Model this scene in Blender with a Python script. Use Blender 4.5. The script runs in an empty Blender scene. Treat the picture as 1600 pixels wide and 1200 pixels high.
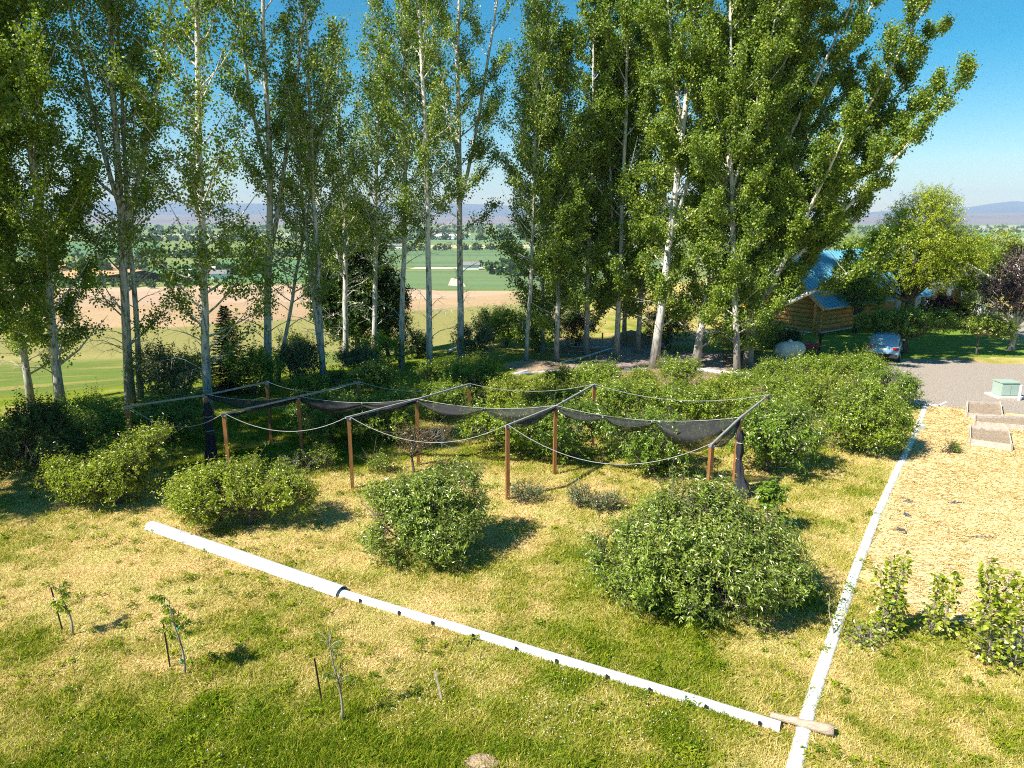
import bpy, math, random
import numpy as np
from mathutils import Vector
R = math.radians
C = bpy.context.scene.collection
sc = bpy.context.scene
# ------------------------------------------------------------------ camera, sky, sun, exposure
F = 1100.0; PITCH = R(13.3); CAMZ = 8.5
cam = bpy.data.objects.new('camera', bpy.data.cameras.new('camera')); C.objects.link(cam); sc.camera = cam
cam.location = (0, 0, CAMZ); cam.rotation_euler = (R(90) - PITCH, 0, 0)
cam.data.sensor_width = 36; cam.data.lens = F / 1600 * 36; cam.data.clip_start = 0.1; cam.data.clip_end = 60000
SUN_EL = R(47); SUNDIR = Vector((-0.87, -0.49, 0)).normalized()      # towards the sun, horizontally
w = bpy.data.worlds.new('World'); sc.world = w; w.use_nodes = True
nt = w.node_tree; bg = nt.nodes['Background']
sky = nt.nodes.new('ShaderNodeTexSky'); sky.sky_type = 'NISHITA'; sky.sun_disc = False
sky.sun_elevation = SUN_EL; sky.sun_rotation = math.atan2(SUNDIR.x, SUNDIR.y)
sky.altitude = 500; sky.air_density = 1.0; sky.dust_density = 0.2; sky.ozone_density = 1.2
hs = nt.nodes.new('ShaderNodeHueSaturation'); hs.inputs['Saturation'].default_value = 1.8; hs.inputs['Hue'].default_value = 0.482
nt.links.new(sky.outputs[0], hs.inputs['Color']); nt.links.new(hs.outputs[0], bg.inputs[0]); bg.inputs[1].default_value = 0.062
sun = bpy.data.objects.new('sun', bpy.data.lights.new('sun', 'SUN')); C.objects.link(sun)
sun.data.energy = 5.0; sun.data.angle = R(0.5); sun.data.color = (1, 0.93, 0.82)
sd = Vector((SUNDIR.x * math.cos(SUN_EL), SUNDIR.y * math.cos(SUN_EL), math.sin(SUN_EL)))
sun.rotation_euler = sd.to_track_quat('Z', 'Y').to_euler(); sun.location = sd * 100
sc.view_settings.view_transform = 'Standard'; sc.view_settings.look = 'None'
sc.view_settings.exposure = 1.12; sc.view_settings.gamma = 1
sc.cycles.max_bounces = 6; sc.cycles.diffuse_bounces = 3; sc.cycles.transmission_bounces = 4
sc.cycles.transparent_max_bounces = 12; sc.cycles.volume_bounces = 0; sc.cycles.filter_width = 1.05; sc.cycles.use_denoising = False

# ------------------------------------------------------------------ pixel -> place helpers (positions in the photograph turned into ground points)
FW = np.array([0, math.cos(PITCH), -math.sin(PITCH)]); UP = np.array([0, math.sin(PITCH), math.cos(PITCH)]); RT = np.array([1., 0, 0])
CAM = np.array([0, 0, CAMZ])
def ray(px, py): return FW + RT * ((px - 800) / F) + UP * ((600 - py) / F)
def G(px, py, z=0.0):
    d = ray(px, py); t = (z - CAMZ) / d[2]; return CAM + d * t
def at(px, py, Y):
    d = ray(px, py); return CAM + d * (Y / d[1])
EX = [-400, -60, -25, -19, -12, -4, 5, 15, 40, 100, 400]; EY = [-60, 12, 26, 30, 33, 43, 57, 84, 110, 150, 300]
def smooth(t): t = np.clip(t, 0, 1); return t * t * (3 - 2 * t)
def terr(x, y):
    d = np.maximum(np.asarray(y) - np.interp(x, EX, EY), 0)
    s = np.where(d < 12, d * d / 24, d - 6) * 0.168
    s = np.where(s < 30, s, 30 + 10 * (1 - np.exp(-(s - 30) / 10)))
    return -s
def GT(px, py):
    d = ray(px, py); Y = 8.0
    while Y < 3000:
        p = CAM + d * (Y / d[1])
        if p[2] <= float(terr(p[0], p[1])): return p
        Y *= 1.01
    return p
# ------------------------------------------------------------------ numpy noise
def vnoise(x, y, s, seed=0):
    x = np.asarray(x) / s; y = np.asarray(y) / s
    xi = np.floor(x).astype(np.int64); yi = np.floor(y).astype(np.int64); fx = smooth(x - xi); fy = smooth(y - yi)
    def h(a, b):
        n = (a * 374761393 + b * 668265263 + seed * 2246822519) & 0xffffffff
        n = ((n ^ (n >> 13)) * 1274126177) & 0xffffffff
        return ((n ^ (n >> 16)) & 0xffff) / 65535.0
    return (h(xi, yi) * (1 - fx) + h(xi + 1, yi) * fx) * (1 - fy) + (h(xi, yi + 1) * (1 - fx) + h(xi + 1, yi + 1) * fx) * fy
def fbm(x, y, s, seed=0, o=4):
    t = 0; a = 1; n = 0
    for i in range(o): t = t + a * vnoise(x, y, s / 2 ** i, seed + i); n += a; a *= .55
    return t / n
def norm(v): return v / np.maximum(np.linalg.norm(v, axis=-1, keepdims=True), 1e-9)
def inpoly(x, y, poly):
    r = np.zeros(np.shape(x), bool); n = len(poly); j = n - 1
    for i in range(n):
        xi, yi = poly[i][:2]; xj, yj = poly[j][:2]
        c = ((yi > y) != (yj > y)) & (x < (xj - xi) * (y - yi) / (yj - yi + 1e-12) + xi); r ^= c; j = i
    return r
# ------------------------------------------------------------------ mesh builder
class MB:
    def __init__(s): s.v = []; s.f = []; s.n = 0; s.a = []
    def add(s, V, Fc, attr=None):
        V = np.asarray(V, float).reshape(-1, 3); Fc = np.asarray(Fc, np.int64)
        s.v.append(V); s.f.append(Fc + s.n); s.n += len(V)
        s.a.append(np.full(len(Fc), 0.5) if attr is None else np.broadcast_to(attr, (len(Fc),)))
    def mesh(s, name, mat, smooth_=False, attr=False, xf=None):
        me = bpy.data.meshes.new(name)
        V = np.concatenate(s.v) if s.v else np.zeros((0, 3))
        me.vertices.add(len(V)); me.vertices.foreach_set('co', V.astype(np.float32).ravel())
        li = np.concatenate([f.ravel() for f in s.f]); tot = np.concatenate([np.full(len(f), f.shape[1]) for f in s.f])
        me.loops.add(len(li)); me.loops.foreach_set('vertex_index', li.astype(np.int32))
        st = np.concatenate([[0], np.cumsum(tot)[:-1]])
        me.polygons.add(len(tot)); me.polygons.foreach_set('loop_start', st.astype(np.int32)); me.polygons.foreach_set('loop_total', tot.astype(np.int32))
        me.polygons.foreach_set('use_smooth', np.full(len(tot), bool(smooth_)))
        if attr:
            at_ = me.attributes.new('rnd', 'FLOAT', 'FACE'); at_.data.foreach_set('value', np.concatenate(s.a).astype(np.float32))
        me.update(calc_edges=True); me.validate()
        if mat: me.materials.append(mat)
        return me
    # shapes
    def box(s, c, d, rz=0, taper=1.0):
        c = np.array(c, float); hx, hy, hz = [k / 2 for k in d]
        V = np.array([(x * (taper if z > 0 else 1), y * (taper if z > 0 else 1), z) for z in (-hz, hz) for x, y in ((-hx, -hy), (hx, -hy), (hx, hy), (-hx, hy))])
        cz, sz = math.cos(rz), math.sin(rz); V = np.c_[V[:, 0] * cz - V[:, 1] * sz, V[:, 0] * sz + V[:, 1] * cz, V[:, 2]] + c
        s.add(V, [(0, 3, 2, 1), (4, 5, 6, 7), (0, 1, 5, 4), (1, 2, 6, 5), (2, 3, 7, 6), (3, 0, 4, 7)])
    def beam(s, a, b, wd, ht):
        a = np.array(a, float); b = np.array(b, float); d = norm(b - a); u = np.array([0, 0, 1.]) if abs(d[2]) < .9 else np.array([0, 1., 0])
        r = norm(np.cross(d, u)); u = np.cross(r, d)
        V = [p + r * x * wd / 2 + u * z * ht / 2 for p in (a, b) for x, z in ((-1, -1), (1, -1), (1, 1), (-1, 1))]
        s.add(V, [(0, 3, 2, 1), (4, 5, 6, 7), (0, 1, 5, 4), (1, 2, 6, 5), (2, 3, 7, 6), (3, 0, 4, 7)])
    def tube(s, P, rad, k=6, cap=True, attr=None):
        P = np.asarray(P, float); n = len(P); rad = np.broadcast_to(rad, (n,))
        T = norm(np.gradient(P, axis=0)); ref = np.array([0, 0, 1.]) if abs(T[:, 2]).mean() < .8 else np.array([0, 1., 0])
        A = norm(np.cross(T, ref)); B = np.cross(T, A); a = np.arange(k) * 2 * math.pi / k
        V = P[:, None] + rad[:, None, None] * (A[:, None] * np.cos(a)[None, :, None] + B[:, None] * np.sin(a)[None, :, None])
        i = np.arange(n - 1)[:, None] * k; j = np.arange(k)[None]; j2 = (j + 1) % k
        f = np.stack([i + j, i + k + j, i + k + j2, i + j2], -1).reshape(-1, 4)
        base = s.n; s.add(V, f, attr)
        if cap:
            s.f.append(np.array([[base + q for q in range(k)]])); s.a.append(np.array([.5]))
            s.f.append(np.array([[base + (n - 1) * k + q for q in range(k)][::-1]])); s.a.append(np.array([.5]))
    def twigs(s, A, B, r0, r1):
        A = np.asarray(A); B = np.asarray(B); n = len(A)
        if n == 0: return
        T = norm(B - A); ref = np.where(abs(T[:, 2:3]) < .8, [[0, 0, 1.]], [[0, 1., 0]])
        U = norm(np.cross(T, ref)); W = np.cross(T, U); V = []
        for P, r in ((A, r0), (B, r1)):
            r = np.broadcast_to(r, (n,))[:, None]
            for q in range(3):
                an = q * 2.0944; V.append(P + r * (U * math.cos(an) + W * math.sin(an)))
        V = np.stack(V, 1); o = np.arange(n)[:, None] * 6
        f = np.concatenate([o + np.array([[q, q + 3, (q + 1) % 3 + 3, (q + 1) % 3]]) for q in range(3)])
        s.add(V, f)
    def leaves(s, P, D, N, L, W, rng, fold=.25, rnd=None):
        n = len(P); L = np.broadcast_to(L, (n,))[:, None]; W = np.broadcast_to(W, (n,))[:, None]
        D = norm(D); S = norm(np.cross(D, N)); N = np.cross(S, D)
        V = np.stack([P, P + D * L * .45 + S * W / 2 + N * W * fold, P + D * L - N * L * .1, P + D * L * .45 - S * W / 2 + N * W * fold], 1)
        o = np.arange(n)[:, None] * 4
        f = np.concatenate([o + [[0, 1, 2]], o + [[0, 2, 3]]]); r = rng.random(n) if rnd is None else rnd
        s.add(V, f, np.concatenate([r, r]))
    def lathe(s, prof, c=(0, 0, 0), k=16):
        prof = np.array(prof, float); a = np.arange(k) * 2 * math.pi / k
        V = np.stack([prof[:, 0:1] * np.cos(a) + c[0], prof[:, 0:1] * np.sin(a) + c[1], np.repeat(prof[:, 1:2], k, 1) + c[2]], -1)
        i = np.arange(len(prof) - 1)[:, None] * k; j = np.arange(k)[None]
        s.add(V, np.stack([i + j, i + (j + 1) % k, i + k + (j + 1) % k, i + k + j], -1).reshape(-1, 4))
def obj(name, me, parent=None, loc=None, rz=0):
    if isinstance(me, tuple): me = me[0].mesh(name, *me[1:])
    o = bpy.data.objects.new(name, me); C.objects.link(o)
    if parent: o.parent = parent
    if loc is not None: o.location = loc
    if rz: o.rotation_euler = (0, 0, rz)
    return o
def tag(o, label=None, cat=None, group=None, kind=None):
    if label: o['label'] = label
    if cat: o['category'] = cat
    if group: o['group'] = group
    if kind: o['kind'] = kind
    return o
def thing(name, label, cat, loc=(0, 0, 0), rz=0, group=None):
    o = obj(name, None, None, loc, rz); return tag(o, label, cat, group)
# ------------------------------------------------------------------ materials
def newmat(name):
    m = bpy.data.materials.new(name); m.use_nodes = True; return m, m.node_tree, m.node_tree.nodes['Principled BSDF']
def ramp(nt, stops):
    r = nt.nodes.new('ShaderNodeValToRGB'); e = r.color_ramp.elements
    while len(e) < len(stops): e.new(0.5)
    for k, (p, c) in enumerate(stops): e[k].position = p; e[k].color = (*c, 1)
    return r
def nmat(name, stops, scale=5, rough=.8, bump=.0, detail=6, stretch=(1, 1, 1), bscale=None, metallic=0, spec=.3, coord='Object'):
    m, nt, b = newmat(name); tc = nt.nodes.new('ShaderNodeTexCoord'); mp = nt.nodes.new('ShaderNodeMapping'); mp.inputs['Scale'].default_value = stretch
    nt.links.new(tc.outputs[coord], mp.inputs[0]); n = nt.nodes.new('ShaderNodeTexNoise'); n.inputs['Scale'].default_value = scale; n.inputs['Detail'].default_value = detail
    n.inputs['Roughness'].default_value = .65
    nt.links.new(mp.outputs[0], n.inputs[0]); r = ramp(nt, stops); nt.links.new(n.outputs[0], r.inputs[0]); nt.links.new(r.outputs[0], b.inputs['Base Color'])
    b.inputs['Roughness'].default_value = rough; b.inputs['Metallic'].default_value = metallic; b.inputs['Specular IOR Level'].default_value = spec
    if bump:
        n2 = nt.nodes.new('ShaderNodeTexNoise'); n2.inputs['Scale'].default_value = bscale or scale * 3; n2.inputs['Detail'].default_value = 5; nt.links.new(mp.outputs[0], n2.inputs[0])
        bp = nt.nodes.new('ShaderNodeBump'); bp.inputs['Strength'].default_value = bump; bp.inputs['Distance'].default_value = .05; nt.links.new(n2.outputs[0], bp.inputs['Height']); nt.links.new(bp.outputs[0], b.inputs['Normal'])
    return m
def leafmat(name, dark, mid, light, transl=.35, gloss=.07, rough=.35, tcol=None):
    m = bpy.data.materials.new(name); m.use_nodes = True; nt = m.node_tree; nt.nodes.remove(nt.nodes['Principled BSDF']); out = nt.nodes['Material Output']
    a = nt.nodes.new('ShaderNodeAttribute'); a.attribute_name = 'rnd'
    r = ramp(nt, [(0, dark), (.5, mid), (1, light)]); nt.links.new(a.outputs['Fac'], r.inputs[0])
    d = nt.nodes.new('ShaderNodeBsdfDiffuse'); t = nt.nodes.new('ShaderNodeBsdfTranslucent'); g = nt.nodes.new('ShaderNodeBsdfGlossy'); g.inputs['Roughness'].default_value = rough
    g.inputs['Color'].default_value = (1, 1, .8, 1)
    mx = nt.nodes.new('ShaderNodeMix'); mx.data_type = 'RGBA'; mx.blend_type = 'MULTIPLY'; mx.inputs['Factor'].default_value = 1; mx.inputs['B'].default_value = (*(tcol or (1.3, 1.5, .45)), 1)
    nt.links.new(r.outputs[0], mx.inputs['A']); nt.links.new(mx.outputs['Result'], t.inputs['Color']); nt.links.new(r.outputs[0], d.inputs['Color'])
    m1 = nt.nodes.new('ShaderNodeMixShader'); m1.inputs[0].default_value = transl; nt.links.new(d.outputs[0], m1.inputs[1]); nt.links.new(t.outputs[0], m1.inputs[2])
    m2 = nt.nodes.new('ShaderNodeMixShader'); m2.inputs[0].default_value = gloss * .6; nt.links.new(m1.outputs[0], m2.inputs[1]); nt.links.new(g.outputs[0], m2.inputs[2])
    nt.links.new(m2.outputs[0], out.inputs[0]); return m
def barkmat(name, pale, dark, furrow, hz=3.0):
    m, nt, b = newmat(name); tc = nt.nodes.new('ShaderNodeTexCoord'); mp = nt.nodes.new('ShaderNodeMapping'); mp.inputs['Scale'].default_value = (6, 6, 1.6)
    nt.links.new(tc.outputs['Object'], mp.inputs[0]); n = nt.nodes.new('ShaderNodeTexNoise'); n.inputs['Scale'].default_value = 1.4; n.inputs['Detail'].default_value = 8; nt.links.new(mp.outputs[0], n.inputs[0])
    r1 = ramp(nt, [(.38, dark), (.5, pale), (.8, tuple(min(1, c * 1.15) for c in pale))]); r2 = ramp(nt, [(.35, tuple(c * .5 for c in furrow)), (.65, furrow)])
    nt.links.new(n.outputs[0], r1.inputs[0]); nt.links.new(n.outputs[0], r2.inputs[0])
    sx = nt.nodes.new('ShaderNodeSeparateXYZ'); nt.links.new(tc.outputs['Object'], sx.inputs[0]); mr = nt.nodes.new('ShaderNodeMapRange'); mr.inputs[1].default_value = hz * .2; mr.inputs[2].default_value = hz
    nt.links.new(sx.outputs['Z'], mr.inputs[0]); mx = nt.nodes.new('ShaderNodeMix'); mx.data_type = 'RGBA'; nt.links.new(mr.outputs[0], mx.inputs['Factor']); nt.links.new(r2.outputs[0], mx.inputs['A']); nt.links.new(r1.outputs[0], mx.inputs['B'])
    nt.links.new(mx.outputs['Result'], b.inputs['Base Color']); b.inputs['Roughness'].default_value = .85
    bp = nt.nodes.new('ShaderNodeBump'); bp.inputs['Strength'].default_value = .5; bp.inputs['Distance'].default_value = .04; nt.links.new(n.outputs[0], bp.inputs['Height']); nt.links.new(bp.outputs[0], b.inputs['Normal'])
    return m
M = {}
M['poplar_leaf'] = leafmat('poplar leaf', (.055, .12, .012), (.16, .24, .018), (.38, .44, .055), .32, .06, .45)
M['poplar_leaf_fresh'] = leafmat('fresh poplar leaf', (.1, .17, .015), (.17, .24, .02), (.24, .3, .04), .38, .08)
M['plum_leaf'] = leafmat('fruit tree leaf', (.05, .11, .008), (.17, .25, .018), (.5, .55, .13), .34, .1)
M['apple_leaf'] = leafmat('orchard leaf', (.07, .14, .008), (.2, .29, .015), (.42, .49, .045), .38, .08)
M['olive_leaf'] = leafmat('yellow green orchard leaf', (.1, .15, .008), (.25, .31, .014), (.52, .54, .08), .38, .07)
M['cherry_leaf'] = leafmat('cherry leaf', (.055, .13, .01), (.15, .25, .015), (.3, .4, .04), .38, .1)
M['dark_leaf'] = leafmat('dark leaf', (.022, .055, .008), (.045, .095, .012), (.09, .15, .025), .25, .06)
M['locust_leaf'] = leafmat('locust leaf', (.17, .23, .012), (.36, .42, .02), (.54, .57, .05), .45, .05)
M['purple_leaf'] = leafmat('purple leaf', (.03, .014, .02), (.06, .026, .036), (.11, .06, .07), .25, .08, tcol=(1.6, .5, .7))
M['red_leaf'] = leafmat('reddish leaf', (.08, .1, .03), (.15, .12, .04), (.24, .15, .08), .3, .05, tcol=(1.5, 1, .6))
M['needle'] = leafmat('needle', (.018, .04, .018), (.03, .06, .03), (.05, .09, .045), .1, .05)
M['weed_leaf'] = leafmat('weed leaf', (.09, .12, .05), (.16, .19, .09), (.27, .3, .18), .3, .05)
M['bark_pop'] = barkmat('pale poplar bark', (.6, .58, .52), (.2, .19, .17), (.36, .34, .3), 3.5)
M['bark_fruit'] = barkmat('fruit tree bark', (.17, .14, .12), (.08, .06, .05), (.1, .08, .065), 1.2)
M['bark_young'] = barkmat('sapling bark', (.36, .3, .27), (.2, .15, .13), (.33, .28, .25), .5)
M['bark_dark'] = barkmat('dark bark', (.12, .09, .07), (.05, .04, .03), (.1, .08, .06), 2)
M['post'] = nmat('stained timber', [(.3, (.17, .075, .028)), (.7, (.33, .155, .055))], 3, .6, .2, stretch=(8, 8, 1))
M['beamwood'] = nmat('weathered timber beam', [(.3, (.2, .19, .18)), (.7, (.34, .34, .34))], 3, .75, .2, stretch=(3, 3, 3))
M['rope'] = nmat('pale cable', [(.3, (.26, .26, .26)), (.7, (.4, .4, .39))], 20, .6)
M['pvc'] = nmat('white painted pipe', [(.3, (.44, .44, .42)), (.42, (.58, .61, .64)), (1, (.66, .7, .74))], 2.6, .42, .03, spec=.5)
nt = M['pvc'].node_tree; gp = nt.nodes.new('ShaderNodeNewGeometry')
for l in list(nt.links):
    if l.from_node.type == 'TEX_COORD': t_ = l.to_socket; nt.links.remove(l); nt.links.new(gp.outputs['Position'], t_)
M['pvcin'] = nmat('inside of pipe', [(.3, (.3, .3, .28)), (.7, (.5, .5, .48))], 6, .6)
M['black'] = nmat('black iron', [(.3, (.012, .012, .012)), (.7, (.03, .028, .025))], 12, .6)
M['log'] = nmat('weathered log', [(.3, (.3, .22, .16)), (.7, (.55, .45, .34))], 4, .85, .5, stretch=(1, 6, 6))
M['bedwood'] = nmat('weathered board', [(.3, (.4, .33, .27)), (.7, (.62, .54, .46))], 5, .85, .3)
M['soil'] = nmat('dry soil', [(.3, (.16, .11, .07)), (.5, (.34, .26, .18)), (.75, (.55, .47, .36))], 22, .95, .8, bscale=50)
M['dirt'] = nmat('bare dirt', [(.3, (.28, .19, .12)), (.7, (.5, .36, .24))], 9, .95, .8, bscale=30)
M['rock'] = nmat('grey rock', [(.3, (.3, .3, .3)), (.7, (.5, .49, .48))], 8, .9, .4)
M['logwall'] = nmat('golden log wall', [(.25, (.4, .18, .045)), (.7, (.78, .45, .14))], 2.2, .55, .15, stretch=(1, 1, 5))
M['chink'] = nmat('dark joint', [(.3, (.12, .06, .02)), (.7, (.2, .1, .04))], 4, .8)
M['fascia'] = nmat('tan trim', [(.3, (.55, .38, .25)), (.7, (.68, .5, .35))], 4, .6)
M['blueroof'] = nmat('blue metal roof', [(.3, (.1, .34, .5)), (.7, (.17, .45, .6))], .8, .28, 0, spec=.6)
M['greyroof'] = nmat('grey shingle', [(.3, (.17, .16, .16)), (.7, (.28, .27, .27))], 14, .9, .2)
M['whitewall'] = nmat('white siding', [(.3, (.74, .74, .74)), (.7, (.82, .82, .82))], 3, .6)
M['glass'] = nmat('window glass', [(.3, (.02, .03, .04)), (.7, (.05, .06, .07))], 1, .08, spec=.8)
M['carpaint'] = nmat('silver blue car paint', [(.3, (.22, .4, .52)), (.7, (.28, .46, .58))], 2, .22, 0, metallic=.35, spec=.6)
M['redlens'] = nmat('red lamp lens', [(.3, (.4, .01, .01)), (.7, (.6, .03, .02))], 5, .2)
M['plate'] = nmat('white plate', [(.3, (.7, .72, .72)), (.7, (.8, .8, .8))], 5, .4)
M['rubber'] = nmat('tyre rubber', [(.3, (.02, .02, .02)), (.7, (.04, .04, .04))], 9, .8)
M['alloy'] = nmat('alloy rim', [(.3, (.5, .5, .5)), (.7, (.6, .6, .6))], 5, .35, metallic=.8)
M['tank'] = nmat('off white tank', [(.3, (.5, .5, .48)), (.7, (.68, .68, .66))], 3, .5)
M['redpaint'] = nmat('dull red', [(.3, (.22, .04, .03)), (.7, (.36, .08, .06))], 4, .5)
M['greenbox'] = nmat('green cabinet', [(.3, (.3, .4, .34)), (.7, (.36, .46, .4))], 3, .5)
M['concrete'] = nmat('concrete', [(.3, (.48, .46, .43)), (.7, (.62, .6, .56))], 8, .9, .2)
M['orange'] = nmat('orange stake', [(.3, (.75, .28, .03)), (.7, (.85, .36, .06))], 4, .6)
M['hose'] = nmat('green hose', [(.3, (.01, .3, .1)), (.7, (.02, .42, .16))], 4, .35)
M['tape'] = nmat('teal tie tape', [(.3, (.02, .3, .2)), (.7, (.03, .4, .28))], 4, .5)
M['fabric'] = nmat('black landscape fabric', [(.3, (.05, .05, .06)), (.7, (.1, .1, .11))], 30, .8, .3)
M['netroll'] = nmat('rolled black net', [(.3, (.012, .013, .018)), (.7, (.04, .042, .055))], 25, .75, .5, stretch=(4, 4, 1))
M['deck'] = nmat('brown deck', [(.3, (.2, .1, .06)), (.7, (.32, .18, .11))], 6, .7)
# netting: woven black cloth, see-through between its threads
m = bpy.data.materials.new('black bird netting'); m.use_nodes = True; nt = m.node_tree; b = nt.nodes['Principled BSDF']
b.inputs['Base Color'].default_value = (.012, .012, .016, 1); b.inputs['Roughness'].default_value = .7
tr = nt.nodes.new('ShaderNodeBsdfTransparent'); mx = nt.nodes.new('ShaderNodeMixShader'); mx.inputs[0].default_value = .76
nt.links.new(tr.outputs[0], mx.inputs[1]); nt.links.new(b.outputs[0], mx.inputs[2]); nt.links.new(mx.outputs[0], nt.nodes['Material Output'].inputs[0]); M['net'] = m

# ------------------------------------------------------------------ ground
MULCH = [G(1436, 640)[:2], G(1446, 634)[:2], G(1560, 646)[:2], G(1760, 652)[:2], G(2100, 1060)[:2], G(1700, 1045)[:2], G(1610, 1030)[:2], G(1545, 985)[:2], G(1440, 960)[:2], G(1380, 925)[:2], G(1345, 900)[:2]]
GRAVEL = [G(1375, 575)[:2], G(1400, 563)[:2], G(1500, 562)[:2], G(1560, 570)[:2], G(1700, 566)[:2], G(1900, 640)[:2], G(1600, 649)[:2], G(1500, 640)[:2], G(1445, 634)[:2], G(1390, 628)[:2], G(1340, 610)[:2]]
LAWN = [G(1180, 552)[:2], G(1235, 536)[:2], G(1255, 524)[:2], G(1300, 510)[:2], G(1400, 500)[:2], G(1500, 503)[:2], G(1520, 520)[:2], G(1600, 540)[:2], G(1720, 552)[:2], G(1700, 560)[:2], G(1500, 558)[:2], G(1400, 560)[:2], G(1370, 578)[:2], G(1290, 570)[:2]]
def green(x, y):                                   # how green the turf is: 1 lush, 0 straw coloured
    x = np.asarray(x, float); y = np.asarray(y, float)
    g = .28 + 1.3 * (fbm(x, y, 2.6, 3) - .5) + 1.1 * (fbm(x, y, .55, 8, 3) - .5)
    g += .55 * np.exp(-((x + 7.5) / 4.5) ** 2 - ((y - 9.2) / 3.2) ** 2)       # lush bottom left
    g += .35 * np.exp(-((x + 1) / 6) ** 2 - ((y - 9.5) / 3) ** 2)
    g += .22 * np.exp(-((x - 5) / 4) ** 2 - ((y - 11.5) / 2.5) ** 2)
    g += .3 * np.exp(-((x - 2) / 2.6) ** 2 - ((y - 15) / 2.2) ** 2)
    g -= .25 * np.exp(-((x + 4) / 2.5) ** 2 - ((y - 12) / 1.2) ** 2)
    g -= .3 * np.exp(-((x + 8) / 5) ** 2 - ((y - 15) / 2.5) ** 2)
    g -= .25 * np.exp(-((x - .5) / 4) ** 2 - ((y - 19) / 2.2) ** 2)
    g += .28 * smooth((y - 22.5) / 3) * (x < 12)
    g += .35 * smooth((-3 - x) / 6) * smooth((y - 21) / 4)
    g += .35 * smooth((y - 31) / 8) * smooth((6 - x) / 6)
    return np.clip(g, 0, 1)
def axis(lo, hi, s0, gr, centre=0):
    a = [0.]; s = s0
    while a[-1] < hi: a.append(a[-1] + s); s = max(s, abs(a[-1]) * gr)
    b = [0.]; s = s0
    while b[-1] < -lo: b.append(b[-1] + s); s = max(s, abs(b[-1]) * gr)
    return np.array([-k for k in b[:0:-1]] + a)
xs = axis(-16000, 16000, .3, .014); ys = axis(-60, 16000, .3, .011)
X, Y = np.meshgrid(xs, ys); Z = terr(X, Y); nx, ny = len(xs), len(ys)
i = np.arange(ny - 1)[:, None] * nx; j = np.arange(nx - 1)[None]; fq = np.stack([i + j, i + j + 1, i + nx + j + 1, i + nx + j], -1).reshape(-1, 4)
gb = MB(); gb.add(np.stack([X, Y, Z], -1).reshape(-1, 3), fq)
gm, nt, b = newmat('dry turf')
me = gb.mesh('ground', gm, True)
g = green(X, Y)[..., None]
dry = np.array([.52, .41, .17]); grn = np.array([.17, .225, .018]); col = dry * (1 - g) + grn * g
k = fbm(X, Y, 14, 21)[..., None]
slope = np.array([.14, .19, .04]) * (1.25 - .5 * k) ; ochre = np.array([.28, .26, .08])
sfar = slope * (1 - smooth((k - .5) * 5)) + ochre * smooth((k - .5) * 5)
on = smooth((-Z[..., None] - .3) / 2.5); col = col * (1 - on) + sfar * on
band = smooth((-Z[..., None] - 32) / 4); col = col * (1 - band) + np.array([.36, .31, .12]) * band
val = smooth((-Z[..., None] - 37) / 2); col = col * (1 - val) + np.array([.19, .24, .08]) * val
och = smooth((Y[..., None] - 215) / 25) * smooth((20 - X[..., None]) / 30) * (Y[..., None] < 470); col = col * (1 - och) + np.array([.27, .25, .09]) * och
tan = smooth((Y[..., None] - 306 - np.clip((X[..., None] + 150) * .62, 0, 85)) / 8) * smooth((20 - X[..., None]) / 30) * (Y[..., None] < 470); col = col * (1 - tan) + np.array([.43, .3, .19]) * (.85 + .3 * fbm(X * .3, Y, 30, 3)[..., None]) * tan
hz_ = ((X[..., None] > 3) & (X[..., None] < 16) & (Y[..., None] > 32) & (Y[..., None] < 50)) * smooth((fbm(X, Y, 4, 5)[..., None] - .3) * 5)
col = col * (1 - hz_) + np.array([.3, .22, .16]) * hz_
ca = me.color_attributes.new('Col', 'FLOAT_COLOR', 'POINT'); ca.data.foreach_set('color', np.concatenate([col, np.ones_like(g)], -1).astype(np.float32).ravel())
at_ = nt.nodes.new('ShaderNodeAttribute'); at_.attribute_name = 'Col'; tc = nt.nodes.new('ShaderNodeTexCoord')
n1 = nt.nodes.new('ShaderNodeTexNoise'); n1.inputs['Scale'].default_value = 14; n1.inputs['Detail'].default_value = 8; n1.inputs['Roughness'].default_value = .75; nt.links.new(tc.outputs['Object'], n1.inputs[0])
r1 = ramp(nt, [(.3, (.32, .3, .28)), (.48, (.9, .88, .85)), (.7, (1.7, 1.65, 1.6))]); nt.links.new(n1.outputs[0], r1.inputs[0])
mm = nt.nodes.new('ShaderNodeMix'); mm.data_type = 'RGBA'; mm.blend_type = 'MULTIPLY'; mm.inputs['Factor'].default_value = 1
nt.links.new(at_.outputs['Color'], mm.inputs['A']); nt.links.new(r1.outputs[0], mm.inputs['B'])
n3 = nt.nodes.new('ShaderNodeTexNoise'); n3.inputs['Scale'].default_value = .9; n3.inputs['Detail'].default_value = 7; nt.links.new(tc.outputs['Object'], n3.inputs[0])
r3 = ramp(nt, [(.4, (.82, .95, .7)), (.6, (1.12, 1.02, 1.1))]); nt.links.new(n3.outputs[0], r3.inputs[0]); m3 = nt.nodes.new('ShaderNodeMix'); m3.data_type = 'RGBA'; m3.blend_type = 'MULTIPLY'; m3.inputs['Factor'].default_value = 1
nt.links.new(mm.outputs['Result'], m3.inputs['A']); nt.links.new(r3.outputs[0], m3.inputs['B']); nt.links.new(m3.outputs['Result'], b.inputs['Base Color'])
b.inputs['Roughness'].default_value = .95; b.inputs['Specular IOR Level'].default_value = .05
bp = nt.nodes.new('ShaderNodeBump'); bp.inputs['Strength'].default_value = .8; bp.inputs['Distance'].default_value = .06; nt.links.new(n1.outputs[0], bp.inputs['Height']); nt.links.new(bp.outputs[0], b.inputs['Normal'])
tag(obj('ground', me), kind='structure')
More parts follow.
